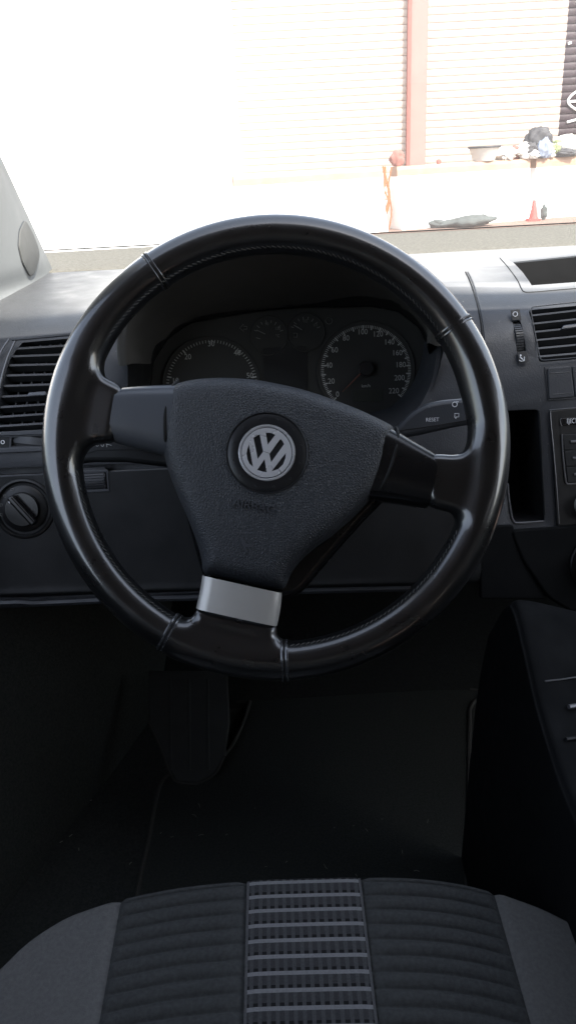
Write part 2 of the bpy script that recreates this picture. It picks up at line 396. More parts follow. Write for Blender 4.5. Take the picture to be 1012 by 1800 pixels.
# airbag cover: a cushion whose outline is traced, rounded over at its edge
out_px = catmull([(300, 673), (330, 665), (370, 661), (420, 662), (470, 668), (540, 684), (620, 712), (668, 733)], 6) \
    + catmull([(684, 741), (693, 747), (695, 757), (693, 790), (684, 822), (664, 862), (632, 900), (590, 938), (552, 966), (528, 988), (512, 1010), (504, 1030), (498, 1039)], 5) \
    + [Vector((470, 1036)), Vector((430, 1028)), Vector((390, 1018))] \
    + catmull([(358, 1011), (353, 1003), (352, 985), (344, 955), (328, 912), (308, 866), (291, 820), (282, 780), (280, 745), (283, 712), (289, 686)], 5)
oc = WP.loc(470, 815); outl = [WP.loc(*p) - oc for p in out_px]
def resample(P, n):
    P = P + [P[0]]; L = [0]
    for a, b in zip(P, P[1:]): L.append(L[-1] + (b - a).length)
    out = []; j = 0
    for k in range(n):
        s = L[-1] * k / n
        while L[j + 1] < s: j += 1
        t = (s - L[j]) / max(L[j + 1] - L[j], 1e-12); out.append(P[j].lerp(P[j + 1], t))
    return out
outl = resample(outl, 200)
oang = np.array([math.atan2(p.y, p.x) for p in outl]); orad = np.array([p.length for p in outl]); oo = np.argsort(oang)
oang, orad = oang[oo], orad[oo]
ZB, HC, DOME = -.016, .026, .007
def cover_t(t):
    """height of the cover for a radial fraction t"""
    return 0
OA = np.array([(p.x, p.y) for p in outl]); OB = np.roll(OA, -1, axis=0)
def cover_h(x, y):
    """rounded-over edge plus a shallow dome"""
    d = OB - OA; q = np.array([x, y]) - OA; t = np.clip((q * d).sum(1) / ((d * d).sum(1) + 1e-18), 0, 1)
    D = float(np.sqrt(((q - d * t[:, None]) ** 2).sum(1).min())); e = max(0.0, 1 - D / .017)
    return ZB + HC * (1 - e ** 2.6) ** .5 + DOME * (1 - (x * x + y * y) / .0144)
def cover_z(x, y): return cover_h(x - oc.x, y - oc.y)
ts = [1, .9985, .994, .985, .972, .955, .93, .9, .86, .8, .7, .58, .45, .3, .15]
vs = []; fs = []; n = len(outl)
rings = [(1.0, True)] + [(t, False) for t in ts]
for t, side in rings:
    for p in outl: vs.append(WP.w(oc.x + p.x * t, oc.y + p.y * t, ZB - .014 if side else cover_h(p.x * t, p.y * t)))
for i in range(len(rings) - 1):
    for k in range(n): fs.append((i * n + k, i * n + (k + 1) % n, (i + 1) * n + (k + 1) % n, (i + 1) * n + k))
vs.append(WP.w(oc.x, oc.y, cover_h(0, 0))); c = len(vs) - 1; b0 = (len(rings) - 1) * n
for k in range(n): fs.append((b0 + k, b0 + (k + 1) % n, c))
cover = mk('airbag_cover', vs, fs, M['cover'], wheel); orient(cover, WP.w(0, 0, 5))
eb = MB()
letters(eb, WP, 'AIRBAG', 448, 891, 13, rot=-11, z=.0003, depth=.0016, zf=cover_z, sx=1.15)
lk = [(424, 947), (428, 944), (434, 955), (447, 957), (446, 961), (432, 960), (437, 968), (433, 969)]
vs, fs = curve_mesh([[WP.loc(*p) for p in lk]], .0012)
eb.add([WP.w(v.x, v.y, v.z + .0003 + cover_z(v.x, v.y)) for v in vs], fs)
eb.build('embossed_lettering', mat('emboss_skin', (.050, .053, .060), .38, .5), cover, smooth=False)  # paler than the cover: glints on the letters are in the colour

# badge: dark dished ring, chrome ring, plate with cut-out letters
ec = WP.loc(470, 799.5); ez = cover_z(ec.x, ec.y); pS = SPX * .985
EO = WP.w(ec.x, ec.y, 0)
rr = MB().lathe(EO, WP.n, [(71.5 * pS, ez - .004), (71.5 * pS, ez + .0006), (70.6 * pS, ez + .0012), (69.4 * pS, ez + .0010), (68.5 * pS, ez + .0002), (67 * pS, ez + .0006), (58 * pS, ez + .0012), (50 * pS, ez + .0014), (48 * pS, ez + .0012), (0.0001, ez + .0012)], 96)
badge = rr.build('badge', M['ringp'], wheel)
dm = MB()
for a in range(0, 360, 30):
    q = rad(a + 12); dm.lathe(WP.w(ec.x + math.cos(q) * 60 * pS, ec.y + math.sin(q) * 60 * pS, ez + .0010), WP.n, [(.0009, 0), (.0008, .0004), (.0003, .0006), (.00002, .0006)], 10)
dm.build('dimples', M['ringp'], badge)
MB().lathe(EO, WP.n, [(49.3 * pS, ez + .0010), (49.3 * pS, ez + .0022), (48.6 * pS, ez + .0030), (47 * pS, ez + .0032), (45 * pS, ez + .0030), (44.2 * pS, ez + .0024), (44.2 * pS, ez + .0012)], 96).build('badge_ring', M['chrome'], badge)
z5 = lambda a: [(390 + x / 5.953, 720 + y / 5.954) for x, y in a]
def arc(cx, cy, r, a0, a1, n): return [(cx + r * math.cos(rad(a0 + (a1 - a0) * k / n)), cy + r * math.sin(rad(a0 + (a1 - a0) * k / n))) for k in range(n + 1)]
plate = [arc(469.8, 799.5, 42.3, 0, 356, 89)]
holes = [[(465, 273), (500, 270), (532, 278), (562, 292), (486, 392)], [(340, 322), (370, 302), (404, 287), (439, 462), (384, 538)],
         [(614, 333), (637, 356), (652, 386), (520, 570), (502, 486)], [(296, 390), (277, 440), (271, 490), (279, 540), (300, 585), (336, 617)],
         [(669, 474), (666, 530), (641, 592), (592, 640), (524, 663)], [(453, 538), (476, 673), (430, 666), (377, 648)], [(437, 460), (440, 455), (504, 476), (502, 484)]]
pb = MB()
L = [[WP.loc(*p) for p in plate[0]]] + [[WP.loc(*p) for p in z5(h)] for h in holes]
vs, fs = curve_mesh(L, .0016, .00008)
pb.add([WP.w(v.x, v.y, v.z + ez + .0021) for v in vs], fs).build('badge_letters', M['chromelet'], badge)

# spoke trims
def spoke(name, top, bot, prof, m, extra_z=0.0, nu=8, endz=0.0):
    """bar with a rounded section between a traced top and bottom edge"""
    T = catmull([Vector(p) for p in top], nu); B = catmull([Vector(p) for p in bot], nu); rows = []
    for t, z in prof:
        row = []
        for k, (a, b) in enumerate(zip(T, B)):
            q = a.lerp(b, t); s = k / (len(T) - 1); e = endz * (max(0, 1 - s / .05) ** 2 + max(0, (s - .95) / .05) ** 2)
            row.append(WP.p(q.x, q.y, z + extra_z - e))
        rows.append(row)
    vs = [p for r in rows for p in r]
    o = mk(name, vs, grid_faces(len(rows), len(rows[0])), m, wheel); return orient(o, WP.w(0, 0, 5))
prof = [(0, -.020), (0.0, -.006), (.015, .0005), (.04, .0045), (.08, .0078), (.13, .0100), (.19, .0115), (.3, .0122), (.5, .0120), (.7, .0112), (.85, .0095), (.94, .006), (.985, .0), (1, -.006), (1, -.02)]
spoke('spoke_trim', [(209, 681), (235, 678), (265, 676), (310, 674)], [(193, 774), (222, 782), (255, 790), (300, 801)], prof, M['satin'])  # paler than the right trim: reflected light is put into the colour
spoke('spoke_trim', [(672, 742), (700, 757), (735, 778), (769, 798)], [(630, 878), (672, 882), (712, 887), (751, 893)], prof, M['gloss'], -.0005)
prof2 = [(0, -.014), (0, .0020), (.015, .0055), (.05, .0078), (.15, .0092), (.5, .0098), (.85, .0092), (.95, .0078), (.99, .0048), (1, 0), (1, -.014)]
spoke('spoke_trim', [(357, 1010), (354, 1030), (350, 1050), (346, 1068)], [(495, 1041), (494, 1060), (491, 1080), (487, 1099)], [(t, z + .003) for t, z in prof2], M['silver'])
for seg in ([(311, 667, -.006), (305, 680, .003), (299, 700, .0092), (295, 722, .0108), (294, 745, .0110), (294, 776, .0088), (295, 800, -.002)], [(697, 752, -.003), (697, 764, .0050), (694, 784, .0098), (690, 800, .0108), (682, 826, .0105), (668, 858, .0080), (655, 880, -.003)]):
    MB().tube([WP.p(q.x, q.y, q.z) for q in catmull([Vector(p) for p in seg], 6)], .0016, 8).build('cover_gap_shade', M['seam'], wheel)  # dark tube standing in for the shaded gap beside the cover
# lower edge lip of the silver trim, hub behind the cover and the backs of the spokes
hb = MB().lathe(WP.w(*(WP.loc(480, 830)), 0), WP.n, [(.0001, -.060), (.040, -.060), (.058, -.050), (.070, -.034), (.074, -.020), (.070, -.014), (.03, -.012), (.0001, -.012)], 64)
hb.build('hub', M['gloss'], wheel)
sk = MB()
for P in ([(600, 880), (668, 885), (664, 862), (700, 800), (640, 990), (590, 985), (540, 1000), (500, 960)],):
    pass
vs, fs = curve_mesh([[WP.loc(*p) for p in rounded([(470, 800), (700, 775), (700, 860), (655, 905), (600, 965), (520, 1060), (360, 1050), (300, 830), (270, 760), (280, 700), (400, 700)], 30)]], .020, .007)
sk.add([WP.w(v.x, v.y, v.z - .026) for v in vs], fs).build('spoke_frame', M['gloss'], wheel)

# ================================================================== STEERING COLUMN with its stalks
colr = thing('steering_column', WP.w(0, 0, -.07), 'dark steering column shroud behind the wheel with two stalks', 'steering column')
cb = MB(); secs = []
SEG = 40
for zz, hw, hh in ((-.058, .052, .050), (-.062, .060, .060), (-.09, .066, .066), (-.14, .070, .070), (-.24, .072, .072)):
    for k in range(SEG):
        q = tau * k / SEG; c_, s_ = math.cos(q), math.sin(q)
        x = hw * math.copysign(abs(c_) ** .6, c_); y = hh * math.copysign(abs(s_) ** .6, s_)
        secs.append(WP.w(x, y - .012, zz))
fs = [(i * SEG + k, i * SEG + (k + 1) % SEG, (i + 1) * SEG + (k + 1) % SEG, (i + 1) * SEG + k) for i in range(4) for k in range(SEG)] + [tuple(range(SEG))[::-1]]
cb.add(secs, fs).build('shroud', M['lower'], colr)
def stalk(name, poly, y, crease, zt, m):
    pl = Plane(PY(*poly[0], y), Vector((0, -.93, .37)), RT); mb = MB()
    shape(mb, pl, [rounded(poly, 9)], -.014, .016, .0045)
    o = mb.build(name, m, colr); pr = MB().tube([pl.p(u, v, .0022) for u, v in crease], .0004, 5); pr.build('crease', M['seam'], o)
    return pl, o
pl, o = stalk('wiper_stalk', [(690, 757), (722, 724), (748, 709), (775, 703), (866, 695), (872, 738), (800, 750), (730, 766), (694, 772)], .70, [(702, 757), (740, 752), (790, 744), (826, 738), (834, 741)], 0, M['dash'])
ib = MB(); letters(ib, pl, 'RESET', 759, 738, 6.5, rot=2, z=.0021, sx=.95)
ib.tube([pl.p(798 + 4.2 * math.cos(a), 711 + 4.2 * math.sin(a), .0022) for a in np.linspace(0, tau, 15)[:-1]], .0004, 5, True)
ib.tube([pl.p(799, 707, .0022), pl.p(804, 706, .0022), pl.p(802, 710, .0022)], .0004, 5)
ib.tube([pl.p(x, y, .0022) for x, y in ((798, 727), (805, 727), (805, 733), (801, 733), (800, 736), (798, 733))], .0004, 5, True)
ib.build('printed_symbols', M['print'], o)
pl, o = stalk('indicator_stalk', [(118, 776), (170, 768), (230, 772), (300, 796), (300, 822), (220, 812), (160, 812), (122, 818)], .70, [(150, 797), (162, 795), (172, 791), (240, 790), (285, 800)], 0, M['lower'])
ib = MB()
for cx_ in (172, 181):
    ib.tube([pl.p(cx_ + 2.6 * math.cos(a), 782 + 2.6 * math.sin(a), .0022) for a in np.linspace(0, tau, 11)[:-1]], .0003, 5, True)
ib.tube([pl.p(188, 779, .0022), pl.p(189, 786, .0022)], .0003, 5); ib.tube([pl.p(188, 781, .0022), pl.p(197, 783, .0022)], .0003, 5)
ib.tube([pl.p(142, 795, .0022), pl.p(148, 793, .0022)], .0003, 5)
ib.build('printed_symbols', M['dialprint'], o)

# ================================================================== DASHBOARD
dash = thing('dashboard', (0.2, .85, -.47), 'dark grey plastic dashboard with air vents and instruments below the windscreen', 'dashboard')
prof_d = [(1.36, -.128), (1.16, -.132), (1.05, -.136), (.98, -.1385), (.935, -.142), (.90, -.1465), (.873, -.153), (.853, -.162), (.838, -.174), (.828, -.189), (.821, -.207), (.812, -.235), (.80, -.275), (.782, -.335), (.766, -.388), (.757, -.415), (.755, -.426), (.760, -.436), (.78, -.446), (.85, -.455), (1.0, -.46), (1.36, -.46)]
xs = [-.40, -.30, -.15, .0, .15, .30, .5, .7, 1.08]
vs = []; n = len(prof_d)
for x in xs:
    for (y, z) in prof_d: vs.append((x, y, z))
fs = [(i * n + k, i * n + (k + 1) % n, (i + 1) * n + (k + 1) % n, (i + 1) * n + k) for i in range(len(xs) - 1) for k in range(n)]
fs += [tuple(range(n))[::-1], tuple((len(xs) - 1) * n + k for k in range(n))]
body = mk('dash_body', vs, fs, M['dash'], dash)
bm = bmesh.new(); bm.from_mesh(body.data); bmesh.ops.recalc_face_normals(bm, faces=bm.faces); bm.to_mesh(body.data); bm.free()
def bvh_of(o):
    b = base_of(o.parent); return BVHTree.FromPolygons([v.co + b for v in o.data.vertices], [tuple(p.vertices) for p in o.data.polygons])
DB = bvh_of(body)
def hit(u, v, lift=0.0, tree=None):
    d = ray(u, v).normalized(); h = (tree or DB).ray_cast(Vector((0, 0, 0)), d)
    if h[0] is None: return PY(u, v, .8), Vector((0, -1, 0))
    nn = h[1] if h[1].dot(d) < 0 else -h[1]
    return h[0] + nn * lift, nn
def dplane(u, v):
    p, nn = hit(u, v); nn = Vector((0, nn.y, nn.z)); return Plane(p, nn, Vector((1, 0, 0)))
cutters = []
def cut(vs, fs):
    me = bpy.data.meshes.new('cut'); me.from_pydata([tuple(v) for v in vs], [], fs); me.update()
    bm = bmesh.new(); bm.from_mesh(me); bmesh.ops.remove_doubles(bm, verts=bm.verts, dist=1e-6); bmesh.ops.recalc_face_normals(bm, faces=bm.faces); bm.to_mesh(me); bm.free()
    o = bpy.data.objects.new('cut', me); COL.objects.link(o); cutters.append(o)
def prism(pts_a, pts_b):
    n = len(pts_a); return pts_a + pts_b, [tuple(range(n))[::-1], tuple(range(n, 2 * n))] + [(k, (k + 1) % n, n + (k + 1) % n, n + k) for k in range(n)]
def cut_px(pl, poly, depth, front=.03):
    cut(*prism([pl.p(u, v, front) for u, v in poly], [pl.p(u, v, -depth) for u, v in poly]))
# cluster opening
O_px = [(226, 775), (224, 640), (226, 560), (300, 470), (480, 440), (650, 440), (745, 500), (779, 590), (776, 630), (762, 680), (742, 715), (705, 748), (600, 775)]
O_px = [tuple(p) for p in catmull([Vector(p) for p in O_px[1:11]], 3)] + [(705, 748), (600, 776), (226, 776)]
cut(*prism([PY(u, v, .80) + Vector((0, -.08, 0)) for u, v in O_px], [PY(u, v, .80) + Vector((0, .15, 0)) for u, v in O_px]))
# left vent, right vent, pocket, cubby, shadow gap
VL = dplane(70, 660)
vent_l = [(33, 599), (160, 587), (140, 751), (-10, 760), (-4, 720), (4, 675), (16, 632)]
cut_px(VL, vent_l, .05)
VR = dplane(960, 590)
vent_r = rounded([(931, 540), (1130, 518), (1140, 618), (949, 634)], 7, 3); vent_r = [tuple(p) for p in vent_r]
cut_px(VR, vent_r, .05)
pk = [(903, 461), (1150, 436), (1165, 486), (936, 503)]
pkp = [hit(u, v)[0] for u, v in pk]
cut(*prism([p + Vector((0, 0, .04)) for p in pkp], [p + Vector((0, .01, -.05)) for p in pkp]))
CB = dplane(925, 820)
cub = [tuple(p) for p in rounded([(868, 722), (946, 719), (957, 917), (903, 919)], 6, 3)]
cut_px(CB, cub, .09)
LS = dplane(45, 893)
gapl = [(-160, 828), (300, 812), (300, 824), (-160, 842)]
cut_px(LS, gapl, .018)
DM = dplane(165, 845)
cut_px(DM, [(138, 832), (188, 829), (191, 859), (138, 862)], .012)
TW = dplane(911, 588)
cut_px(TW, [(901, 563), (915, 561), (925, 615), (909, 618)], .010)
TL = dplane(50, 776)
cut_px(TL, [(20, 769), (120, 763), (120, 782), (19, 785)], .006)
for c in cutters:
    md = body.modifiers.new('b', 'BOOLEAN'); md.object = c; md.operation = 'DIFFERENCE'; md.solver = 'EXACT'
bv = body.modifiers.new('bev', 'BEVEL'); bv.width = .0012; bv.segments = 2; bv.limit_method = 'ANGLE'; bv.angle_limit = rad(50)
dg = bpy.context.evaluated_depsgraph_get(); dg.update()
me = bpy.data.meshes.new_from_object(body.evaluated_get(dg)); old = body.data
body.modifiers.clear(); body.data = me; bpy.data.meshes.remove(old)
for c in cutters: bpy.data.objects.remove(c)
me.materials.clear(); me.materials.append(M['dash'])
me.polygons.foreach_set('use_smooth', [True] * len(me.polygons)); me.set_sharp_from_angle(angle=rad(28))

def liner(name, top, bot, m):
    n_ = len(top); mk(name, list(top) + list(bot), [(k, (k + 1) % n_, n_ + (k + 1) % n_, n_ + k) for k in range(n_)] + [tuple(range(n_, 2 * n_))], m, dash, smooth=False)
def inset(P, f): c = sum(P, Vector()) / len(P); return [p.lerp(c, f) for p in P]
liner('pocket_liner', [p + Vector((0, 0, -.001)) for p in inset(pkp, .004)], [p + Vector((0, .01, -.0485)) for p in inset(pkp, .004)], M['pocket'])
liner('cubby_liner', inset([CB.p(u, v, -.002) for u, v in cub], .012), inset([CB.p(u, v, -.088) for u, v in cub], .012), M['pocket'])
# grainy pad at the foot of the windscreen
pv, pf, _, _ = patch([[(-.42, 1.165, -.1345), (.0, 1.165, -.1345), (.5, 1.165, -.1345), (1.08, 1.165, -.1345)], [(-.42, 1.18, -.1295), (.0, 1.18, -.1295), (.5, 1.18, -.1295), (1.08, 1.18, -.1295)], [(-.42, 1.34, -.121), (.0, 1.36, -.121), (.5, 1.36, -.121), (1.08, 1.36, -.121)]], 6, 4)
orient(mk('demister_pad', pv, pf, M['dash_pad'], dash), Vector((0, 1, 3)))
# seams of the dash skin
def line(name, px, r, m, parent=dash, lift=.0002, tree=None):
    return MB().tube([hit(u, v, lift, tree)[0] for u, v in catmull([Vector(p) for p in px], 6)], r, 6).build(name, m, parent)
line('seam', [(818, 478), (826, 495), (836, 525), (842, 550), (846, 575), (850, 620)], .0009, M['seam'])
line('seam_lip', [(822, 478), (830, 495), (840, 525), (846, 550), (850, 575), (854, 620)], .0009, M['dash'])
line('seam', [(878, 453), (893, 470), (909, 492), (916, 507), (922, 513), (940, 513), (975, 510), (1012, 507), (1060, 503)], .0006, M['seam'])

# --- vents
def vent(name, pl, poly_l, poly_r, n, frac0, frac1, depth0, parent, handle=None, vane_rows=None, edge=None):
    """slats run between the left and the right edge of the opening"""
    hs = MB(); Lp = catmull([Vector(p) for p in poly_l], 8); Rp = catmull([Vector(p) for p in poly_r], 8)
    vt = MB()
    allp = [tuple(p) for p in Lp] + [tuple(p) for p in Rp[::-1]]
    shape(vt, pl, [allp], -.049, .001)
    vo = vt.build(name, M['void'], parent)
    def at(P, t): s = t * (len(P) - 1); i = min(int(s), len(P) - 2); return P[i].lerp(P[i + 1], s - i)
    up = (pl.n * .97 + pl.ey * .26).normalized()
    for k in range(n):
        t = frac0 + (frac1 - frac0) * k / (n - 1); a = pl.p(*at(Lp, t), -depth0); b = pl.p(*at(Rp, t), -depth0)
        ax = (b - a).normalized(); az = up; ay = az.cross(ax).normalized()
        m_ = MB().box((a + b) / 2 - az * .008, ax, ay, az, (b - a).length / 2 - .0004, .0011, .008)
        m_.build('slat', M['slat'], vo, smooth=False)
    for k in range(7):                                   # upright vanes behind the slats
        t = (k + .5) / 7; a = pl.p(*(Lp[0].lerp(Rp[0], t)), -.034); b = pl.p(*(Lp[-1].lerp(Rp[-1], t)), -.034)
        d = (b - a).normalized(); sx_ = d.cross(pl.n).normalized()
        MB().box((a + b) / 2, d, sx_, pl.n, (b - a).length / 2 - .002, .0008, .011).build('vane', M['slat'], vo, smooth=False)
    if handle:
        u0, u1, t = handle; pa = at(Lp, t); pb = at(Rp, t)
        va = pa.y + (pb.y - pa.y) * (u0 - pa.x) / (pb.x - pa.x); vb = pa.y + (pb.y - pa.y) * (u1 - pa.x) / (pb.x - pa.x)
        hm = MB(); shape(hm, pl, [rounded([(u0, va + 2.5), (u0 + 5, va - 5), (u1 - 2, vb - 5), (u1, vb + 2.5)], 2)], -depth0 - .002, .006, .0012); hm.build('tab', M['satin'], vo)
    return vo
M['slat'] = mat('slat_black', (.034, .036, .040), .45, .5)
v1 = vent('air_vent', VL, [(33, 599), (16, 632), (4, 675), (-4, 720), (-10, 760)], [(160, 587), (155, 628), (150, 670), (145, 710), (140, 751)], 9, .10, .93, .003, dash, (46, 82, .62))
v2 = vent('air_vent', VR, [(932, 541), (949, 634)], [(1130, 518), (1140, 618)], 6, .12, .90, .003, dash, (985, 1040, .43))
for px in ([(28, 598), (13, 632), (1, 675), (-7, 720)], [(17, 596), (6, 612), (-4, 632)]):
    MB().tube([VL.p(u, v, .0012) for u, v in catmull([Vector(p) for p in px], 6)], .0011, 6).build('vent_rib', M['edge'], dash)
MB().tube([VR.p(u, v, .0006) for u, v in vent_r], .0006, 6, True).build('vent_frame', M['dash'], dash)
# lid edge above the left vent, thumbwheels
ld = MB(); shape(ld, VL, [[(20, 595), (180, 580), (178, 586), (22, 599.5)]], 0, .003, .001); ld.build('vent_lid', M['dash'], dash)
def thumbwheel(pl, c, axis_px, half_px, r, w, name, ribs=22, up=.0028):
    """ribbed wheel showing through a slot; axis lies in the panel"""
    o = pl.p(*c, -r + up); a = (pl.p(c[0] + axis_px[0], c[1] + axis_px[1]) - pl.p(*c)).normalized()
    mb = MB(); seg = ribs * 6; prof_ = []
    x = pl.n; y = a.cross(x); vs = []; fs = []
    for (ww, dr) in ((-w, -.0012), (-w * .9, 0), (w * .9, 0), (w, -.0012)):
        for k in range(seg):
            q = tau * k / seg; rr_ = r + dr - (.0009 if (k % 6) in (0, 1) else 0)
            vs.append(o + a * ww + (x * math.cos(q) + y * math.sin(q)) * rr_)
    for i in range(3):
        for k in range(seg): fs.append((i * seg + k, i * seg + (k + 1) % seg, (i + 1) * seg + (k + 1) % seg, (i + 1) * seg + k))
    fs += [tuple(range(seg))[::-1], tuple(3 * seg + k for k in range(seg))]
    return mb.add(vs, fs).build(name, M['slat'], dash, angle=30)
thumbwheel(TW, (912, 589), (10, -1), 0, .020, .0042, 'thumbwheel', 42)
thumbwheel(TL, (60, 775), (0.6, -10), 0, .055, .0042, 'thumbwheel', 4)
thumbwheel(DM, (165, 845), (10, -.6), 0, .014, .0135, 'dimmer_wheel', 30, .0078)
def sym(mb, parent=dash): mb.build('printed_symbol', M['print'], parent)
ic = MB()
ic.tube([TW.p(905 + 4 * math.cos(a), 552 + 4 * math.sin(a), .0004) for a in np.linspace(0, tau, 15)[:-1]], .0005, 5, True)
sym(ic); ic = MB()
ic.tube([TL.p(5 + 3 * math.cos(a), 777 + 3 * math.sin(a), .0004) for a in np.linspace(0, tau, 15)[:-1]], .0005, 5, True)
sym(ic); ic = MB()
ic.tube([TW.p(x, y, .0004) for x, y in ((913, 627), (916, 630), (921, 634), (921, 627))], .0006, 5)
ic.tube([TW.p(x, y, .0004) for x, y in ((912, 633), (916, 635), (921, 634))], .0005, 5)
ic.lathe(TW.p(914.5, 624.5, .0004), TW.n, [(.0010, 0), (.0009, .0003), (.0001, .0003)], 10)
sym(ic); ic = MB()
ic.tube([DM.p(x, y, .0052) for x, y in ((152, 852), (157, 849), (162, 852))], .0004, 5)
sym(ic)
for P, pl_ in (([(897, 545), (913, 543), (916, 561), (900, 563)], TW), ([(909, 619), (926, 617), (929, 635), (912, 637)], TW), ([(-20, 769), (17, 768), (16, 786), (-20, 788)], TL)):
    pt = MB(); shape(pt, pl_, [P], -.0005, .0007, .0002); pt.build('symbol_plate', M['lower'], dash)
for P in ([(-30, 768), (130, 757), (130, 762), (-30, 767.5)],):
    pass
# lower lip under the left vent
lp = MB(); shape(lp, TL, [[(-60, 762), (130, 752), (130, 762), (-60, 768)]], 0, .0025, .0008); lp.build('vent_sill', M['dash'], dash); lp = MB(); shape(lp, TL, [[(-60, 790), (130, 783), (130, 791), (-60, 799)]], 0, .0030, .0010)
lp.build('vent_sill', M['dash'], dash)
# --- light switch
ls = MB().lathe(LS.p(45, 893, .004), LS.n, [(.0325, -.004), (.0325, .0016), (.0315, .0030), (.0295, .0034), (.0280, .0020), (.0268, -.002), (.0250, -.0025), (.0248, .002), (.0225, .0035), (.0001, .0035)], 64)
lsw = ls.build('light_switch', M['trim'], dash)
MB().lathe(LS.p(45, 893, .004), LS.n, [(.0180, .0030), (.0180, .0085), (.0172, .0100), (.0001, .0102)], 48).build('knob', M['gloss'], lsw)
kb = MB(); shape(kb, LS, [rounded([(24, 873), (33, 866), (76, 913), (68, 921)], 5)], .0135, .011, .0022); kb.build('grip', M['gloss'], lsw)
kl = MB().tube([LS.p(29, 877, .0248), LS.p(31, 880, .0248)], .0006, 6); kl.build('pointer', M['print'], lsw)
sm = MB()
for a in (165, 190, 215, 240):
    q = rad(a); c = (45 + 39 * math.cos(q), 893 + 39 * math.sin(q))
    sm.tube([LS.p(c[0] - 2, c[1] - 2, .0077), LS.p(c[0] + 2, c[1] - 2, .0077), LS.p(c[0] + 2, c[1] + 2, .0077), LS.p(c[0] - 2, c[1] + 2, .0077)], .00028, 4, True)
sm.build('switch_symbols', M['dialdim'], lsw)
# knee panel below the gap: darker skin, its lower roll carries the light edge
kp = []
for u in (-170, 0, 150, 300, 450, 600, 740, 860):
    kp.append([hit(u, v, .0035)[0] for v in (838 - (u - 0) * .045, 880 - u * .03, 940 - u * .03, 1000 - u * .03, 1032 - u * .03, 1046 - u * .03)] + [hit(u, 1046 - u * .03)[0] + Vector((0, .02, -.012)), hit(u, 1046 - u * .03)[0] + Vector((0, .10, -.02))])
pv, pf, _, _ = patch(kp, 4, 3)
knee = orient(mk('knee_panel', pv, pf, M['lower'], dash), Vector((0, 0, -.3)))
line('highlight_edge', [(-90, 1062), (60, 1057), (150, 1053), (260, 1048), (350, 1046), (500, 1036), (640, 1032), (800, 1028)], .0035, M['dash'], lift=.003)  # highlight along the lower edge, built as a strip of lighter plastic
# light switch and dimmer stand proud of that skin
dmf = MB(); shape(dmf, DM, [[(134, 828), (191, 825), (194, 863), (134, 866)], [(138, 832), (188, 829), (191, 859), (138, 862)]], 0, .0048, .0004); dmf.build('dimmer_frame', M['dash'], dash); dmv = MB(); shape(dmv, DM, [[(138.5, 832.5), (187.5, 829.5), (190.5, 858.5), (138.5, 861.5)]], .0034, .0008); dmv.build('dimmer_shade_plate', M['void'], dash)  # dark plate stands in for the shade inside the dimmer slot

# --- binnacle hood
lip = [PY(u, v, y) for u, v, y in ((205, 642, .792), (203, 610, .788), (206, 570, .784), (222, 522, .778), (268, 470, .772), (350, 430, .768), (480, 411, .766), (615, 420, .768), (705, 458, .772), (756, 510, .778), (777, 560, .784), (778, 607, .792))]
lipi = [PY(u, v, y) for u, v, y in ((234, 641, .795), (232, 612, .791), (236, 578, .787), (250, 536, .781), (292, 490, .775), (362, 453, .771), (480, 436, .769), (605, 444, .771), (688, 476, .775), (734, 522, .781), (752, 566, .787), (752, 606, .795))]
CP = Plane(PY(500, 650, .885), Vector((0, -math.cos(rad(20)), math.sin(rad(20)))), RT)
lens_px = [(262, 775), (263, 690), (271, 634), (295, 596), (335, 568), (400, 556), (470, 545), (540, 540), (600, 540), (650, 538), (700, 548), (735, 575), (754, 615), (758, 655), (749, 690), (727, 720), (695, 736), (640, 741), (500, 775)]
lens_top = [(268, 640), (278, 615), (295, 596), (335, 568), (400, 554), (480, 545), (560, 539), (650, 537), (705, 548), (738, 575), (752, 600), (757, 632)]
rows = [[], [], [], [], [], []]
for a, b, l in zip(lip, lipi, lens_top):
    t = max(0, min(1, (a.z + .17) / .07)); rear = Vector((a.x * 1.02, .90 + .16 * t, min(a.z, -.139)))
    rows[0].append(rear); rows[1].append(a.lerp(rear, .55) + Vector((0, 0, .010 * t))); rows[2].append(a + Vector((0, .008, .0005)))
    rows[3].append((a * .6 + b * .4) + Vector((0, -.004, 0))); rows[4].append(b + Vector((0, .006, 0))); rows[5].append(CP.p(*l, 0.0))
pv, pf, _, _ = patch(rows, 5, 5)
hood = mk('binnacle_hood', pv, pf, M['hood'], dash); orient(hood, Vector((0, .2, .3)))
# --- surround from the opening to the lens
def byangle(P, m):
    c = Vector((500, 650)); Q = resample([Vector(p) for p in P], 600); A = np.array([math.atan2(p.y - c.y, p.x - c.x) for p in Q]); Rr = np.array([(p - c).length for p in Q]); o_ = np.argsort(A)
    tt = np.linspace(-math.pi, math.pi, m, endpoint=False)
    return [(c.x + math.cos(t) * float(np.interp(t, A[o_], Rr[o_], period=tau)), c.y + math.sin(t) * float(np.interp(t, A[o_], Rr[o_], period=tau))) for t in tt]
Oa = byangle(O_px, 120); La = byangle(lens_px, 120)
vs = [PY(u, v, .812) for u, v in Oa] + [CP.p(u, v, .004) for u, v in La] + [CP.p(u, v, -.004) for u, v in La]
fs = [(i * 120 + k, i * 120 + (k + 1) % 120, (i + 1) * 120 + (k + 1) % 120, (i + 1) * 120 + k) for i in range(2) for k in range(120)]
orient(mk('cluster_surround', vs, fs, M['trim'], dash, angle=40), Vector((0, 0, -.3)))
clus = thing('instrument_cluster', CP.o, 'black instrument cluster with two round dials under the dashboard hood', 'instruments')
fc = MB(); shape(fc, CP, [La], -.006, .004); fc.build('cluster_face', M['dial'], clus)
MB().tube([CP.p(u, v, .0045) for u, v in La], .0012, 6, True).build('cluster_rim', M['gloss'], clus)
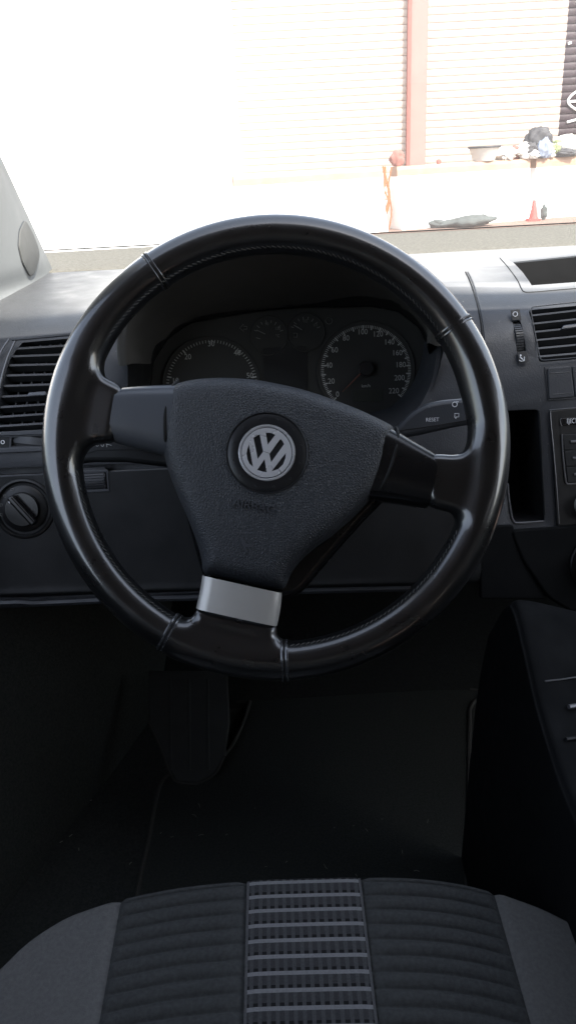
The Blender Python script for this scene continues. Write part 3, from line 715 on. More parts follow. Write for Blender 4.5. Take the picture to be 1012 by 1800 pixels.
# lens-side panels: centre display and the two dials
dp = MB(); shape(dp, CP, [[(462, 612), (538, 607), (545, 745), (470, 745)]], -.002, .0012, .0002); dp.build('centre_display', M['trim'], clus)
def dial(name, c, r_out, marks, labels, lab_h, sweep_minor, majors, m=M['dialprint'], hub=True, rr=None):
    """printed scale; angles are degrees clockwise from pointing left"""
    d = MB().lathe(CP.p(*c, -.0019), CP.n, [((r_out + 8) * PXC, .0), ((r_out + 8) * PXC, .0012), ((r_out + 6) * PXC, .0016), ((r_out + 5) * PXC, .0008), (.0001, .0006)], 72).build(name, M['dial'], clus)
    tk = MB()
    for a, ln, w in marks:
        q = rad(180 + a); e = Vector((math.cos(q), math.sin(q))); t_ = Vector((-e.y, e.x)); p0 = Vector(c) + e * r_out; p1 = Vector(c) + e * (r_out - ln)
        tk.add([CP.p(*(p0 + t_ * w), -.0006), CP.p(*(p0 - t_ * w), -.0006), CP.p(*(p1 - t_ * w), -.0006), CP.p(*(p1 + t_ * w), -.0006)], [(0, 1, 2, 3)])
    tk.build('scale_marks', m, d, smooth=False)
    for txt, u, v in labels:
        nb = MB(); letters(nb, CP, txt, u, v, lab_h, rot=2, z=-.0005, sx=.92); nb.build('numeral', m, d, smooth=False)
    return d
PXC = (CP.loc(600, 650) - CP.loc(500, 650)).length / 100
sp_ang = [(0, -43), (20, -19), (40, 6), (60, 33), (80, 59), (100, 86), (120, 109), (140, 131), (160, 153), (180, 174), (200, 195.5), (220, 217)]
def sp_a(v):
    return float(np.interp(v, [a for a, b in sp_ang], [b for a, b in sp_ang]))
mk_s = []
for v in range(0, 221, 2):
    if v < 100 or v % 2 == 0:
        big = v % 10 == 0; mk_s.append((sp_a(v), 8.0 if big else 5.0, 1.15 if big else .55))
lab_s = [(str(v), *p) for v, p in ((0, (593, 693)), (20, (582, 670)), (40, (578, 642)), (60, (588, 615)), (80, (608, 594)), (100, (637, 583)), (120, (664, 587)), (140, (684, 601)), (160, (698, 620)), (180, (704, 641)), (200, (702, 664)), (220, (692, 687)))]
SC = (643, 650)
spd = dial('speedometer', SC, 79, mk_s, lab_s, 9.5, 0, 0)
kt = MB(); letters(kt, CP, 'km/h', 643, 678, 5.5, rot=3, z=-.0005); kt.build('unit_lettering', M['dialprint'], spd)
lc = MB(); shape(lc, CP, [[(617, 685), (672, 683), (672, 705), (620, 706)]], -.0012, .0008, .0002); lc.build('odometer_display', M['lcd'], spd)
ne = MB(); a_ = CP.p(638, 652, .003); b_ = CP.p(601, 689, .003); ne.tube([a_, b_], [.0011, .0005], 6); ne.build('needle', M['needle'], spd)
MB().lathe(CP.p(643, 648, -.001), CP.n, [(.0085, 0), (.0085, .005), (.0075, .006), (.0001, .006)], 32).build('needle_hub', M['trim'], spd)
TC = (372, 677); mk_t = []
for k in range(0, 61):
    a = -27 + 4.0 * k - 20
    if -60 < a < 240: mk_t.append((a + 0, 8.0 if (k % 10 == 3 and False) else 5.0, .55))
mk_t = [(90 + (v - 30) * 3.95, 8.0 if v % 10 == 0 else 5.0, 1.15 if v % 10 == 0 else .55) for v in range(0, 61)]
lab_t = [('10', 308, 669), ('20', 330, 627), ('30', 371, 604), ('40', 417, 620), ('50', 439, 660), ('0', 312, 712)]
tac = dial('tachometer', TC, 80, mk_t, lab_t, 9.5, 0, 0)
tm = dial('temperature_gauge', (472, 589), 27, [(a, 5 if a % 40 else 6, .6) for a in range(20, 161, 20)], [('90', 469, 569), ('130', 488, 577), ('°C', 488, 590)], 5, 0, 0, M['dialdim'])
fg = dial('fuel_gauge', (537, 583), 27, [(a, 5 if a % 40 else 6, .6) for a in range(20, 161, 20)], [('1/2', 536, 564), ('1/1', 554, 571)], 5, 0, 0, M['dialdim'])
for o_, p0, p1 in ((tm, (466, 587), (451, 580)), (fg, (531, 580), (516, 571))):
    MB().tube([CP.p(*p0, .001), CP.p(*p1, .001)], .0005, 5).build('needle', M['dialdim'], o_)
wi = MB()
for P in ([(421, 576), (428, 569), (428, 573), (434, 573), (434, 578), (428, 578), (428, 582)], [(516, 585), (522, 585), (522, 592), (516, 592)], [(450, 593), (457, 595)]):
    wi.tube([CP.p(u, v, -.0008) for u, v in P], .0004, 4, len(P) > 2); wi.build('warning_symbol', M['dialdim'], clus); wi = MB()
wi.tube([CP.p(578 + 6 * math.cos(a), 563 + 6 * math.sin(a), -.0008) for a in np.linspace(0, tau, 13)[:-1]], .0003, 4, True)
wi.build('warning_symbol', M['dialdim'], clus)

# --- centre stack
SW = dplane(985, 672)
for P in ([(961, 647), (1002, 644), (1008, 697), (964, 701)], [(1004, 644), (1045, 641), (1052, 694), (1010, 697)]):
    b_ = MB(); shape(b_, SW, [rounded(P, 3)], 0, .0022, .0007); bo = b_.build('blank_switch', M['dash'], dash)
    x0, y0 = P[0]
    for (du, dv, du2) in ((5, 9, 38), (9, 46, 42)):
        lns = MB(); lns.tube([SW.p(x0 + du, y0 + dv, .0024), SW.p(x0 + du2, y0 + dv - 2.4, .0024)], .00035, 5); lns.build('switch_ridge', M['edge'], bo)
MB().tube([SW.p(u, v, .0008) for u, v in ((957, 645), (963, 703), (1060, 696))], .0005, 5).build('switch_frame', M['dash'], dash)
RD = dplane(1000, 830)
rb = MB(); shape(rb, RD, [rounded([(965, 722), (1260, 690), (1270, 900), (977, 925)], 4)], 0, .003, .0010); radio = thing('car_radio', RD.p(1100, 820), 'black car radio with an eject button, right of the empty cubby', 'radio'); rb.build('faceplate', M['trim'], radio)
MB().tube([RD.p(u, v, .0031) for u, v in catmull([Vector(p) for p in ((1150, 705), (980, 719), (967, 721), (966, 735), (971, 790), (976, 850), (981, 920))], 5)], .00045, 5).build('radio_edge', M['edge'], radio)
ej = MB(); shape(ej, RD, [rounded([(983, 735), (1040, 731), (1042, 744), (985, 748)], 3)], .003, .0014, .0005); eo = ej.build('eject_button', M['gloss'], radio)
MB().tube([RD.p(u, v, .0044) for u, v in ((985, 748), (983, 746), (982, 737), (984, 735))], .00035, 5).build('button_edge', M['edge'], eo)
el = MB(); letters(el, RD, 'EJECT', 1002, 740, 8.2, rot=2, z=.0047, sx=.60); el.build('lettering', M['print'], eo)
for k in range(3):
    y0 = 764 + 28.5 * k; x0 = 986 + 3.0 * k
    b_ = MB(); shape(b_, RD, [rounded([(x0, y0), (1060, y0 - 5), (1062, y0 + 22), (x0 + 3, y0 + 27)], 3)], .003, .0015, .0006); bo = b_.build('preset_button', M['lower'], radio)
    n_ = MB(); n_.tube([RD.p(x0 + 14, y0 + 12, .0050), RD.p(x0 + 40, y0 + 10.5, .0050)], .0013, 8); n_.build('pip', M['edge'], bo)
MB().tube([RD.p(u, v, .0040) for u, v in catmull([Vector(p) for p in ((985, 763), (987, 800), (991, 838), (993, 848), (1000, 850), (1040, 847))], 5)], .0008, 6).build('button_frame', M['edge'], radio)
vk = MB().lathe(RD.p(1030, 886, .003), RD.n, [(.0140, 0), (.0140, .004), (.0125, .006), (.0120, .014), (.0105, .0155), (.0001, .0155)], 40).build('volume_knob', M['silver'], radio)
sp_ = MB(); shape(sp_, CB, [rounded([(842, 922), (900, 922), (925, 990), (962, 1052), (842, 1052)], 5)], -.004, .0085, .002); sp_.build('dark_side_sheet', M['console'], dash)  # dark sheet added over the dash face to blacken it
# cubby edging
MB().tube([CB.p(u, v, .0008) for u, v in catmull([Vector(p) for p in ((892, 850), (893, 868), (896, 890), (899, 908), (903, 917), (910, 919), (930, 918), (954, 916))], 5)], .0009, 6).build('cubby_edge', M['edge'], dash)
MB().tube([CB.p(u, v, .0006) for u, v in ((947, 721), (950, 770), (953, 830), (957, 905))], .0007, 6).build('cubby_edge', M['lower'], dash)
# heater panel below the radio, with its rotary knob
CL = dplane(985, 990)
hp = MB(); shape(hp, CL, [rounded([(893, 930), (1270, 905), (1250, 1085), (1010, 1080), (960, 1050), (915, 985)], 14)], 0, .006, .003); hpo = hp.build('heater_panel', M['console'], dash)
MB().lathe(CL.p(1046, 990, .006), CL.n, [(.030, 0), (.030, .002), (.0285, .003), (.0265, .001), (.0235, .001), (.0232, .010), (.0225, .012), (.021, .012), (.0205, .011)], 56).build('heater_knob', M['trim'], hpo)
MB().lathe(CL.p(1046, 990, .006), CL.n, [(.0205, .008), (.0205, .016), (.0190, .018), (.0175, .017), (.016, .014), (.0001, .013)], 56).build('knob_cap', M['silver'], hpo)

# ================================================================== CENTRE CONSOLE
cons = thing('centre_console', (.32, .55, -.86), 'black plastic centre console at the right of the footwell', 'console')
ed = [PX(u, v, .215) for u, v in ((905, 1075), (922, 1140), (942, 1230), (962, 1300), (990, 1385), (1030, 1480), (1085, 1610), (1150, 1760))]
ed = [ed[0] + Vector((.004, .09, -.085)), ed[0] + Vector((.001, .03, -.014))] + ed
rows = [[Vector((p.x - .012, p.y + .03, -.90)) for p in ed], [Vector((p.x - .010, p.y + .01, p.z - .12)) for p in ed], [Vector((p.x - .004, p.y, p.z - .012)) for p in ed], ed, [p + Vector((.012, .004, .003)) for p in ed], [p + Vector((.06, .010, -.014)) for p in ed], [p + Vector((.20, .010, -.060)) for p in ed]]
pv, pf, _, _ = patch(rows, 5, 4)
orient(mk('console_body', pv, pf, M['console'], cons), Vector((0, 0, 0)))
CT = bvh_of([o for o in cons.children][0])
def chit(u, v, lift): return hit(u, v, lift, CT)[0]
MB().tube([chit(u, v, .0006) for u, v in ((957, 1198), (985, 1195), (1012, 1191), (1040, 1188))], .0007, 5).build('console_seam', M['edge'], cons)
MB().tube([chit(u, v, .003) for u, v in ((996, 1246), (1012, 1243), (1045, 1240))], .0022, 6).build('tray_lip', M['edge'], cons)
MB().tube([chit(u, v, .002) for u, v in ((992, 1302), (1012, 1299), (1045, 1296))], .0018, 6).build('tray_lip', M['lower'], cons)

# ================================================================== DRIVER SEAT
seat = thing('driver_seat', (.0, .2, -.86), 'grey cloth driver seat with ribbed panels and a barred centre stripe', 'car seat')
fr_px = [(-140, 1830), (-60, 1752), (0, 1702), (50, 1655), (110, 1616), (160, 1596), (212, 1580), (260, 1569), (330, 1557), (434, 1547), (532, 1543), (633, 1541), (720, 1542), (800, 1551), (868, 1567), (910, 1581), (955, 1598), (1012, 1627), (1060, 1660), (1110, 1705)]
seam_i = {6: 'l', 9: 'a', 11: 'b', 14: 'r'}
NS = 6
fr = catmull([PZ(u, v, -.557 - .010 * abs((u - 532) / 400) ** 2) for u, v in fr_px], NS)
PIT = .0130
def seat_rows(fr, lo, hi, ribs, lift, name_=''):
    """sheet from the front roll back under the driver"""
    cols = fr[lo * NS:hi * NS + 1]; roll_ = [(.000, -.120), (.006, -.075), (.010, -.045), (.009, -.022), (.005, -.008), (0, -.0016), (-.003, .0002)]
    dense = []; s = [0.0]
    for a, b in zip(roll_, roll_[1:]):
        for k in range(4): dense.append((a[0] + (b[0] - a[0]) * k / 4, a[1] + (b[1] - a[1]) * k / 4))
    nb = 300
    for k in range(nb + 1): dense.append((-.003 - .26 * k / nb, .0002 - .022 * (k / nb) ** 1.2))
    L = [0]
    for a, b in zip(dense, dense[1:]): L.append(L[-1] + math.hypot(b[0] - a[0], b[1] - a[1]))
    lref = L[24]; vs = []; uv = []
    for (dy, dz), l in zip(dense, L):
        for j, p in enumerate(cols):
            z = dz; t = j / (len(cols) - 1)
            edge = min(1, min(t, 1 - t) * 14)
            q = (l - lref) / PIT
            if ribs and l > lref - .05:
                f_ = q - math.floor(q); z += lift * (abs(math.sin(math.pi * f_)) ** .45 - 1) * edge
            # pillow between the seams
            z += -(.0035 if name_ != 'centre_stripe' else .0008) * (1 - edge) ** 2
            vs.append(Vector((p.x, p.y + dy, p.z + z))); uv.append((t, q))
    return vs, grid_faces(len(dense), len(cols)), uv
def seat_part(name, lo, hi, ribs, lift, m, uvs=False):
    vs, fs, uv = seat_rows(fr, lo, hi, ribs, lift, name); o = mk(name, vs, fs, m, seat)
    if uvs:
        l = o.data.uv_layers.new(name='UVMap')
        for lp_ in o.data.loops: l.data[lp_.index].uv = uv[lp_.vertex_index]
    return orient(o, Vector((0, .4, 1)))
seat_part('bolster', 0, 6, False, 0, M['bolster']); seat_part('bolster', 14, 19, False, 0, M['bolster'])
seat_part('ribbed_panel', 6, 9, True, .0050, M['ribcloth']); seat_part('ribbed_panel', 11, 14, True, .0050, M['ribcloth'])
seat_part('centre_stripe', 9, 11, False, .0, M['stripe'], True)
bk = MB(); bkv = []
for z_, y_, w_ in ((-.62, -.02, .22), (-.45, -.08, .24), (-.25, -.13, .25), (-.10, -.17, .23), (-.03, -.19, .18)):
    bkv.append([Vector((x * w_ + .01, y_ - .05 * (1 - abs(x)), z_)) for x in (-1, -.6, 0, .6, 1)])
pv, pf, _, _ = patch(bkv, 4, 4); bo = mk('backrest', pv, pf, M['bolster'], seat); orient(bo, Vector((0, .5, -.3)))
sl = bo.modifiers.new('s', 'SOLIDIFY'); sl.thickness = .10; sl.offset = -1

# ================================================================== FOOTWELL
bh, bf, _, _ = patch([[(-.50, 1.115, -.89), (.4, 1.115, -.89), (1.2, 1.115, -.89)], [(-.50, 1.22, -.80), (.4, 1.22, -.80), (1.2, 1.22, -.80)], [(-.50, 1.34, -.62), (.4, 1.34, -.62), (1.2, 1.34, -.62)], [(-.50, 1.37, -.42), (.4, 1.37, -.42), (1.2, 1.37, -.42)]], 6, 5)
orient(struct('footwell_bulkhead', bh, bf, M['bulk'], True), Vector((0, .3, 0)))
pv, pf, _, _ = patch([[(-.50, -1.2, -.875), (.4, -1.2, -.875), (1.2, -1.2, -.875)], [(-.50, .9, -.875), (.4, .9, -.875), (1.2, .9, -.875)], [(-.50, 1.13, -.872), (.4, 1.13, -.872), (1.2, 1.13, -.872)]], 6, 5)
fl = struct('car_floor', pv, pf, M['carpet'], True); orient(fl, Vector((0, .5, 1)))
# wheel arch and kick panel at the left of the footwell
kick = [[Vector((-.47, .40, -.88)), Vector((-.47, .40, -.60)), Vector((-.47, .45, -.44))], [Vector((-.40, .72, -.88)), Vector((-.44, .72, -.62)), Vector((-.45, .74, -.44))], [Vector((-.30, .98, -.88)), Vector((-.34, 1.0, -.64)), Vector((-.42, 1.0, -.42))], [Vector((-.20, 1.28, -.88)), Vector((-.24, 1.3, -.62)), Vector((-.40, 1.3, -.40))]]
pv, pf, _, _ = patch(kick, 5, 5)
kick_v, kick_f = pv, pf
fm = thing('floor_mat', (.0, .8, -.872), 'black carpet floor mat with a thin bound edge in the driver footwell', 'floor mat')
mat_px = [(444, 1192), (440, 1225), (428, 1270), (405, 1315), (376, 1344), (340, 1355), (305, 1360), (288, 1370), (278, 1392), (270, 1430), (262, 1475), (250, 1530), (238, 1600), (228, 1720), (832, 1720), (820, 1560), (824, 1400), (825, 1250), (818, 1192)]
mp = [PZ(u, v, -.866) for u, v in mat_px]; mp = [Vector((p.x, min(p.y, 1.14), p.z)) for p in mp]
cm = catmull(mp, 5, True); tri = tessellate_polygon([cm]); vs = cm + [p + Vector((0, 0, -.008)) for p in cm]; nn_ = len(cm)
fs = [tuple(t) for t in tri] + [(k, (k + 1) % nn_, nn_ + (k + 1) % nn_, nn_ + k) for k in range(nn_)]
o_ = mk('mat_carpet', vs, fs, M['mat'], fm, smooth=False); bm = bmesh.new(); bm.from_mesh(o_.data); bmesh.ops.recalc_face_normals(bm, faces=bm.faces); bm.to_mesh(o_.data); bm.free()
if sum(p.normal.z * p.area for p in o_.data.polygons) < 0: o_.data.flip_normals()
for a_, b_ in ((1 * 5, 13 * 5), (14 * 5, 18 * 5)): MB().tube(cm[a_:b_ + 1], .0032, 6).build('bound_edge', M['piping'], fm)
# foot rest
ft = thing('foot_rest', PZ(335, 1370, -.875), 'dark ribbed foot rest pad at the left end of the footwell', 'foot rest')
FR = Plane(PZ(335, 1378, -.868), Vector((0, -.62, .78)), Vector((1, 0, 0)))
fo = [(262, 1180), (261, 1270), (285, 1320), (296, 1352), (312, 1376), (350, 1378), (378, 1362), (396, 1330), (404, 1270), (400, 1180)]
fb = MB(); shape(fb, FR, [fo], -.004, .008, .003); fb.build('pad', M['matpad'], ft)
MB().tube([FR.p(u, v, .004) for u, v in catmull([Vector(p) for p in fo[1:8]], 5)], .0018, 6).build('pad_edge', M['piping'], ft)
for u in (300, 333, 366): MB().tube([FR.p(u, 1195, .004), FR.p(u + 1, 1355, .004)], .0022, 6).build('rib', M['matpad'], ft)
# lint on the mat
lb = MB()
for _ in range(18):
    u = random.uniform(270, 820); v = random.uniform(1400, 1540); p = PZ(u, v, -.8655); a = random.uniform(0, tau); l = random.uniform(.0008, .005); d = Vector((math.cos(a), math.sin(a), 0)) * l; k = Vector((-d.y, d.x, 0)) * random.uniform(-.5, .5)
    lb.tube([p - d, p + k, p + d], random.uniform(.00015, .0003), 4)
for _ in range(10):
    u = random.uniform(20, 250); v = random.uniform(1380, 1560); p = PZ(u, v, -.868)
    if p.x > -.46: lb.tube([p, p + Vector((random.uniform(-.004, .004), random.uniform(-.006, .006), .0006))], .0004, 4)
tag(lb.build('lint', M['lint'], loc=(0, .8, -.866)), 'pale lint and crumbs scattered over the black floor mat', 'lint', kind='stuff')

# ================================================================== PILLAR, ROOF, DOORS, WINDSCREEN
car = thing('car_interior', (.3, .2, -.9), 'pale grey windscreen pillar, windscreen pane and dark door panel of the car around the dashboard', 'car interior')
PDN = Vector((0, .004, -.006))
rows = [[hit(-75, 640)[0] + PDN, hit(-35, 618)[0] + PDN, hit(22, 588)[0] + PDN, hit(90, 552)[0] + PDN, hit(113, 511)[0] + PDN]]
for v_ in (497, 450, 385, 325, 268, 150, -100, -445):
    ur = 112 - (511 - v_) * .460 - 2; yr = 1.20 - (511 - v_) * .00060; k_ = yr / 1.2
    rows.append([PY(ur + du * k_, v_ + dv * k_, yr - dy * k_) for du, dv, dy in ((-215, 66, .34), (-150, 44, .28), (-85, 26, .19), (-26, 8, .08), (0, 0, 0))])
pv, pf, _, _ = patch(rows, 5, 6)
po = orient(mk('pillar_trim', pv, pf, M['pillar'], car), Vector((.1, 0, 0)))
PT = bvh_of(po)
tw_px = rounded([(42, 386), (33, 404), (31, 432), (38, 462), (51, 485), (58, 480), (67, 452), (65, 436), (54, 408)], 6, 3)
tp = [hit(u, v, .0022, PT)[0] for u, v in tw_px]; cen = sum(tp, Vector()) / len(tp); n_ = len(tp)
pt0 = [hit(u, v, -.003, PT)[0] for u, v in tw_px]; inn = [p.lerp(cen, .08) + (hit(u, v, 1, PT)[1]) * .0012 for p, (u, v) in zip(tp, tw_px)]
vs = pt0 + tp + inn + [cen + hit(48, 437, 1, PT)[1] * .0016]
fs = [(i * n_ + k, i * n_ + (k + 1) % n_, (i + 1) * n_ + (k + 1) % n_, (i + 1) * n_ + k) for i in range(2) for k in range(n_)] + [(2 * n_ + k, 2 * n_ + (k + 1) % n_, 3 * n_) for k in range(n_)]
orient(mk('tweeter_cover', vs, fs, M['grille'], po, angle=50), Vector((0, 0, 0)))
MB().tube([hit(u, v, .0002, PT)[0] for u, v in tw_px], .0007, 5, True).build('cover_gap', M['dash'], po)
kp_ = mk('footwell_side_trim', kick_v, kick_f, M['carpet'], car); orient(kp_, Vector((.3, .3, -.3)))
HDR = .53
gv, gf, _, _ = patch([[(-.41, 1.36, -.124), (.0, 1.40, -.124), (.45, 1.40, -.124), (1.09, 1.36, -.124)], [(-.39, .95, .06), (.0, .98, .07), (.45, .98, .07), (1.07, .95, .06)], [(-.37, HDR, .215), (.0, HDR + .03, .225), (.45, HDR + .03, .225), (1.04, HDR, .215)]], 8, 8)
ws = mk('windscreen', gv, gf, M['glass'], car)
orient(ws, Vector((0, 0, 0)))
MB().tube([Vector((x, 1.358, -.119)) for x in np.linspace(-.40, 1.08, 12)], .0011, 6).build('glass_seal', M['lower'], dash)
rv, rfc, _, _ = patch([[(-.44, HDR - .03, .205), (.0, HDR, .222), (.45, HDR, .222), (1.09, HDR - .03, .205)], [(-.48, .1, .245), (.0, .1, .265), (.45, .1, .265), (1.10, .1, .245)], [(-.48, -.6, .25), (.0, -.6, .27), (.45, -.6, .27), (1.10, -.6, .25)], [(-.46, -1.3, .22), (.0, -1.3, .24), (.45, -1.3, .24), (1.10, -1.3, .22)], [(-.46, -1.55, -.1), (.0, -1.58, -.1), (.45, -1.58, -.1), (1.10, -1.55, -.1)], [(-.46, -1.6, -.9), (.0, -1.62, -.9), (.45, -1.62, -.9), (1.10, -1.6, -.9)]], 6, 6)  # roof; its rear bends down as an added windowless wall blocking light
ro = orient(mk('roof_and_rear_blocker', rv, rfc, M['roof'], car), Vector((.3, 0, -.4))); sl = ro.modifiers.new('s', 'SOLIDIFY'); sl.thickness = .03; sl.offset = -1
def door(name, x, lab, toward):
    s = 1 if toward > x else -1
    rows = [[Vector((x, y, -.88)) for y in (-.7, -.2, .4, .95)], [Vector((x + .02 * s, y, -.5)) for y in (-.7, -.2, .4, .95)], [Vector((x + .045 * s, y, -.36)) for y in (-.7, -.2, .4, .95)], [Vector((x + .01 * s, y, -.30)) for y in (-.7, -.2, .4, .95)], [Vector((x, y, -.20)) for y in (-.7, -.2, .4, .95)], [Vector((x - .05 * s, y, -.19)) for y in (-.7, -.2, .4, .95)]]
    pv, pf, _, _ = patch(rows, 4, 4); orient(mk('door_panel', pv, pf, M['lower'], car), Vector((toward, 0, -.3)))
for x, s_, lb in ((-.50, 1, 'unseen panel added behind the left front window to block light'), (1.13, -1, 'unseen panel added behind the right front window to block light')):
    pv, pf, _, _ = patch([[(x, y, z) for y in (-1.6, -.9, -.25, -.12)] for z in (-.9, -.4, -.1)] + [[(x + .03 * s_, y, .24) for y in (-1.6, -.9, -.32, -.2)]], 4, 4)
    o_ = orient(mk('rear_side_blocker', pv, pf, M['roof'], car), Vector((.3, -.5, -.2)))  # unseen windowless side panel, added to keep light out of the rear
door('car_door', -.49, 'black door panel at the far left of the footwell', 0)
door('car_door', 1.12, 'black door panel on the passenger side, beyond the centre console', 0)

# ================================================================== OUTSIDE
GZ = -1.12
def mo(*a, **k): return mat(*a, **k)
M['ground'] = mo('yard_ground', (.20, .14, .115), .95, .1, var=.3, vscale=1.2, bump=('n', 30, .6, .02), specks=(9, .66, (.16, .12, .10)))
M['wall'] = mo('white_plaster', (.88, .88, .86), .9, .2, var=.03, vscale=1.5, bump=('n', 60, .2, .01))
M['shutter'] = mo('shutter_cream', (.40, .338, .295), .6, .3, var=.06, vscale=1.0)
M['shutdark'] = mo('shutter_dark', (.034, .020, .025), .6, .3, var=.3, vscale=2)
M['redpost'] = mo('red_post', (.32, .16, .14), .6, .3, var=.15, vscale=3)
M['barrier'] = mo('barrier_concrete', (.84, .83, .81), .9, .2, var=.08, vscale=2, bump=('n', 50, .3, .01))
M['bartop'] = mo('barrier_top_orange', (.36, .24, .175), .9, .2, var=.3, vscale=4)
M['chalk'] = mo('white_spray', (.80, .80, .80), .8, .2)
gs = 60
struct('ground', [(-gs, -30, GZ), (gs, -30, GZ), (gs, 120, GZ), (-gs, 120, GZ)], [(0, 1, 2, 3)], M['ground'])
FY = 17.0
def fx(u, v=180): return PY(u, v, FY).x
bld = thing('workshop_building', (3, FY, GZ), 'white building across the yard with roller shutters and a red post', 'building')
H = 5.2
def wbox(mb, x0, x1, y0, y1, z0, z1): return mb.box(((x0 + x1) / 2, (y0 + y1) / 2, (z0 + z1) / 2), Vector((1, 0, 0)), Vector((0, 1, 0)), Vector((0, 0, 1)), (x1 - x0) / 2, (y1 - y0) / 2, (z1 - z0) / 2)
xa, xb, xc, xd = fx(405), fx(720), fx(748), fx(985)
w_ = MB(); wbox(w_, -40, PY(406, 300, 12.2).x, 12.2, FY + .6, GZ, H); wbox(w_, xa, 30, FY + .25, FY + .6, GZ, H); wbox(w_, xa, 30, FY - .3, FY + .24, 3.9, H); w_.build('wall', M['wall'], bld, smooth=False)
def shutter(x0, x1, m, lab):
    pitch = .125; n_ = int((3.9 - GZ) / pitch); vs = []; fs = []
    sec = [(0, .018), (.06, .006), (.2, -.002), (.5, -.006), (.8, -.002), (.93, .006), (.99, .018)]
    for i in range(n_):
        for t, dy in sec: z = GZ + pitch * (i + t); vs += [(x0, FY + dy, z), (x1, FY + dy, z)]
    R = len(vs) // 2; fs = [(2 * i, 2 * i + 1, 2 * i + 3, 2 * i + 2) for i in range(R - 1)]
    o = mk('roller_shutter', vs, fs, m, bld, smooth=True, angle=25); o['label'] = lab; return o
shutter(xa, xb, M['shutter'], 'cream roller shutter left of the red post')
shutter(xc, xd, M['shutter'], 'cream roller shutter right of the red post')
sd_ = shutter(xd, xd + 6, M['shutdark'], 'dark roller shutter with white spray marks')
pb_ = MB(); wbox(pb_, xb, xc, FY - .10, FY + .2, GZ, H); pb_.build('post', M['redpost'], bld, smooth=False)
pb_ = MB(); wbox(pb_, xb - .07, xb - .003, FY - .13, FY + .1, GZ, 4.0); pb_.build('guide_rail', mo('rail_red', (.25, .085, .07), .6, .3), bld, smooth=False)
for P in ([(1035, 150), (1010, 162), (998, 176), (1006, 188), (1030, 200)], [(996, 214), (1012, 210), (1030, 208)], [(998, 76), (1004, 74)], [(1000, 178), (1020, 176), (1030, 170)]):
    gr = MB(); gr.tube([PY(u, v, FY - .022) for u, v in catmull([Vector(p) for p in P], 5)], .022, 6); gr.build('spray_mark', M['chalk'], sd_)
# barriers
def bline(u):                                           # where the barrier row stands
    t = (u - 700) / 312; y = 13.4 + 1.0 * t; return y
def barrier(u0, u1, lab):
    y0, y1 = bline(u0), bline(u1); a = PY(u0, 400, y0); b = PY(u1, 400, y1); a = Vector((a.x, y0, GZ)); b = Vector((b.x, y1, GZ))
    t = thing('concrete_barrier', (a + b) / 2, lab, 'barrier', 'barriers in a row across the yard')
    d = (b - a).normalized(); nrm = Vector((d.y, -d.x, 0)); Hh = .91
    prf = [(.30, 0), (.30, .08), (.19, .33), (.12, .77)]; top = [(.12, .77), (.118, .86), (.10, Hh), (0, Hh)]
    def run(P, cap):
        full = P + [(-x, z) for x, z in P[::-1]] if not cap else P + [(-x, z) for x, z in P[::-1] if x > 0]
        n_ = len(full); vs = [p + nrm * x + Vector((0, 0, z)) for p in (a + d * .015, b - d * .015) for x, z in full]
        return vs, [(k, k + 1, n_ + k + 1, n_ + k) for k in range(n_ - 1)] + [tuple(range(n_))[::-1], tuple(n_ + k for k in range(n_))]
    v_, f_ = run(prf, False); orient(mk('body', v_, f_, M['barrier'], t, smooth=False), Vector((0, 0, 1)))
    v_, f_ = run(top, True); orient(mk('painted_top', v_, f_, M['bartop'], t, smooth=False), Vector((0, 0, 1)))
    return t
barrier(410, 668, 'white barrier behind the top of the steering wheel')
barrier(690, 918, 'white barrier between the two gaps, below the red post')
barrier(926, 1170, 'white barrier at the right end below the dark shutter')

def lump(name, u, v, ru, rv, base, m, lab, cat, seed, ydepth=None, amp=.35, sharp=False, group=None, tilt=0):
    """crumpled heap resting at (u,v bottom)"""
    y = ydepth if ydepth else bline(u); s = y / (FPX * .92); rx, rz = ru * s, rv * s
    bm = bmesh.new(); bmesh.ops.create_icosphere(bm, subdivisions=4, radius=1)
    rs = np.random.RandomState(seed); K = rs.normal(size=(9, 3)) * 2.4; ph = rs.rand(9) * 6; A = rs.rand(9)
    for q in bm.verts:
        c = np.array(q.co); w = float(np.sum(A * np.abs(np.sin(K @ c + ph))) / 4.5 - .5) * 2
        c2 = np.array(q.co) * 2.6; w2 = float(np.sum(A * np.abs(np.sin(K @ c2 + ph[::-1]))) / 4.5 - .5) * 2
        q.co = q.co * (1 + amp * (w * 1.25 + w2 * .55))
    z0 = min(q.co.z for q in bm.verts) * .8
    for q in bm.verts:
        q.co.z = max(q.co.z, z0)
    p = PY(u, v, y); vs = [Vector((p.x, y, base)) + Vector((q.co.x * rx, q.co.y * rx * .5, (q.co.z - z0) * rz + q.co.x * tilt * rx)) for q in bm.verts]
    fs = [tuple(x.index for x in f.verts) for f in bm.faces]; bm.free()
    o = mk(name, vs, fs, m, loc=(p.x, y, base), smooth=True, angle=None if not sharp else 20)
    return tag(o, lab, cat, group)
BT = GZ + .912
mred = mo('rag_red', (.27, .12, .10), .9, .1, var=.3, vscale=8); mdk = mo('bag_dark', (.055, .052, .056), .6, .3, var=.4, vscale=6)
mwh = mo('bag_white', (.48, .46, .43), .8, .2, var=.1, vscale=6); mgr = mo('bag_green', (.20, .23, .12), .8, .2, var=.2, vscale=8)
mbl = mo('bag_blue', (.22, .25, .32), .7, .2, var=.3, vscale=8); mslt = mo('sack_slate', (.075, .085, .083), .8, .2, var=.4, vscale=5); mcon = mo('cone_red', (.42, .075, .065), .6, .3)
lump('rag_bundle', 698, 292, 10, 11, BT, mred, 'small red rag bundle on the barrier, below the red post', 'rag', 3)
lump('white_bag', 884, 281, 18, 8, BT, mwh, 'flat white bag on the barrier just right of the basin', 'bag', 4)
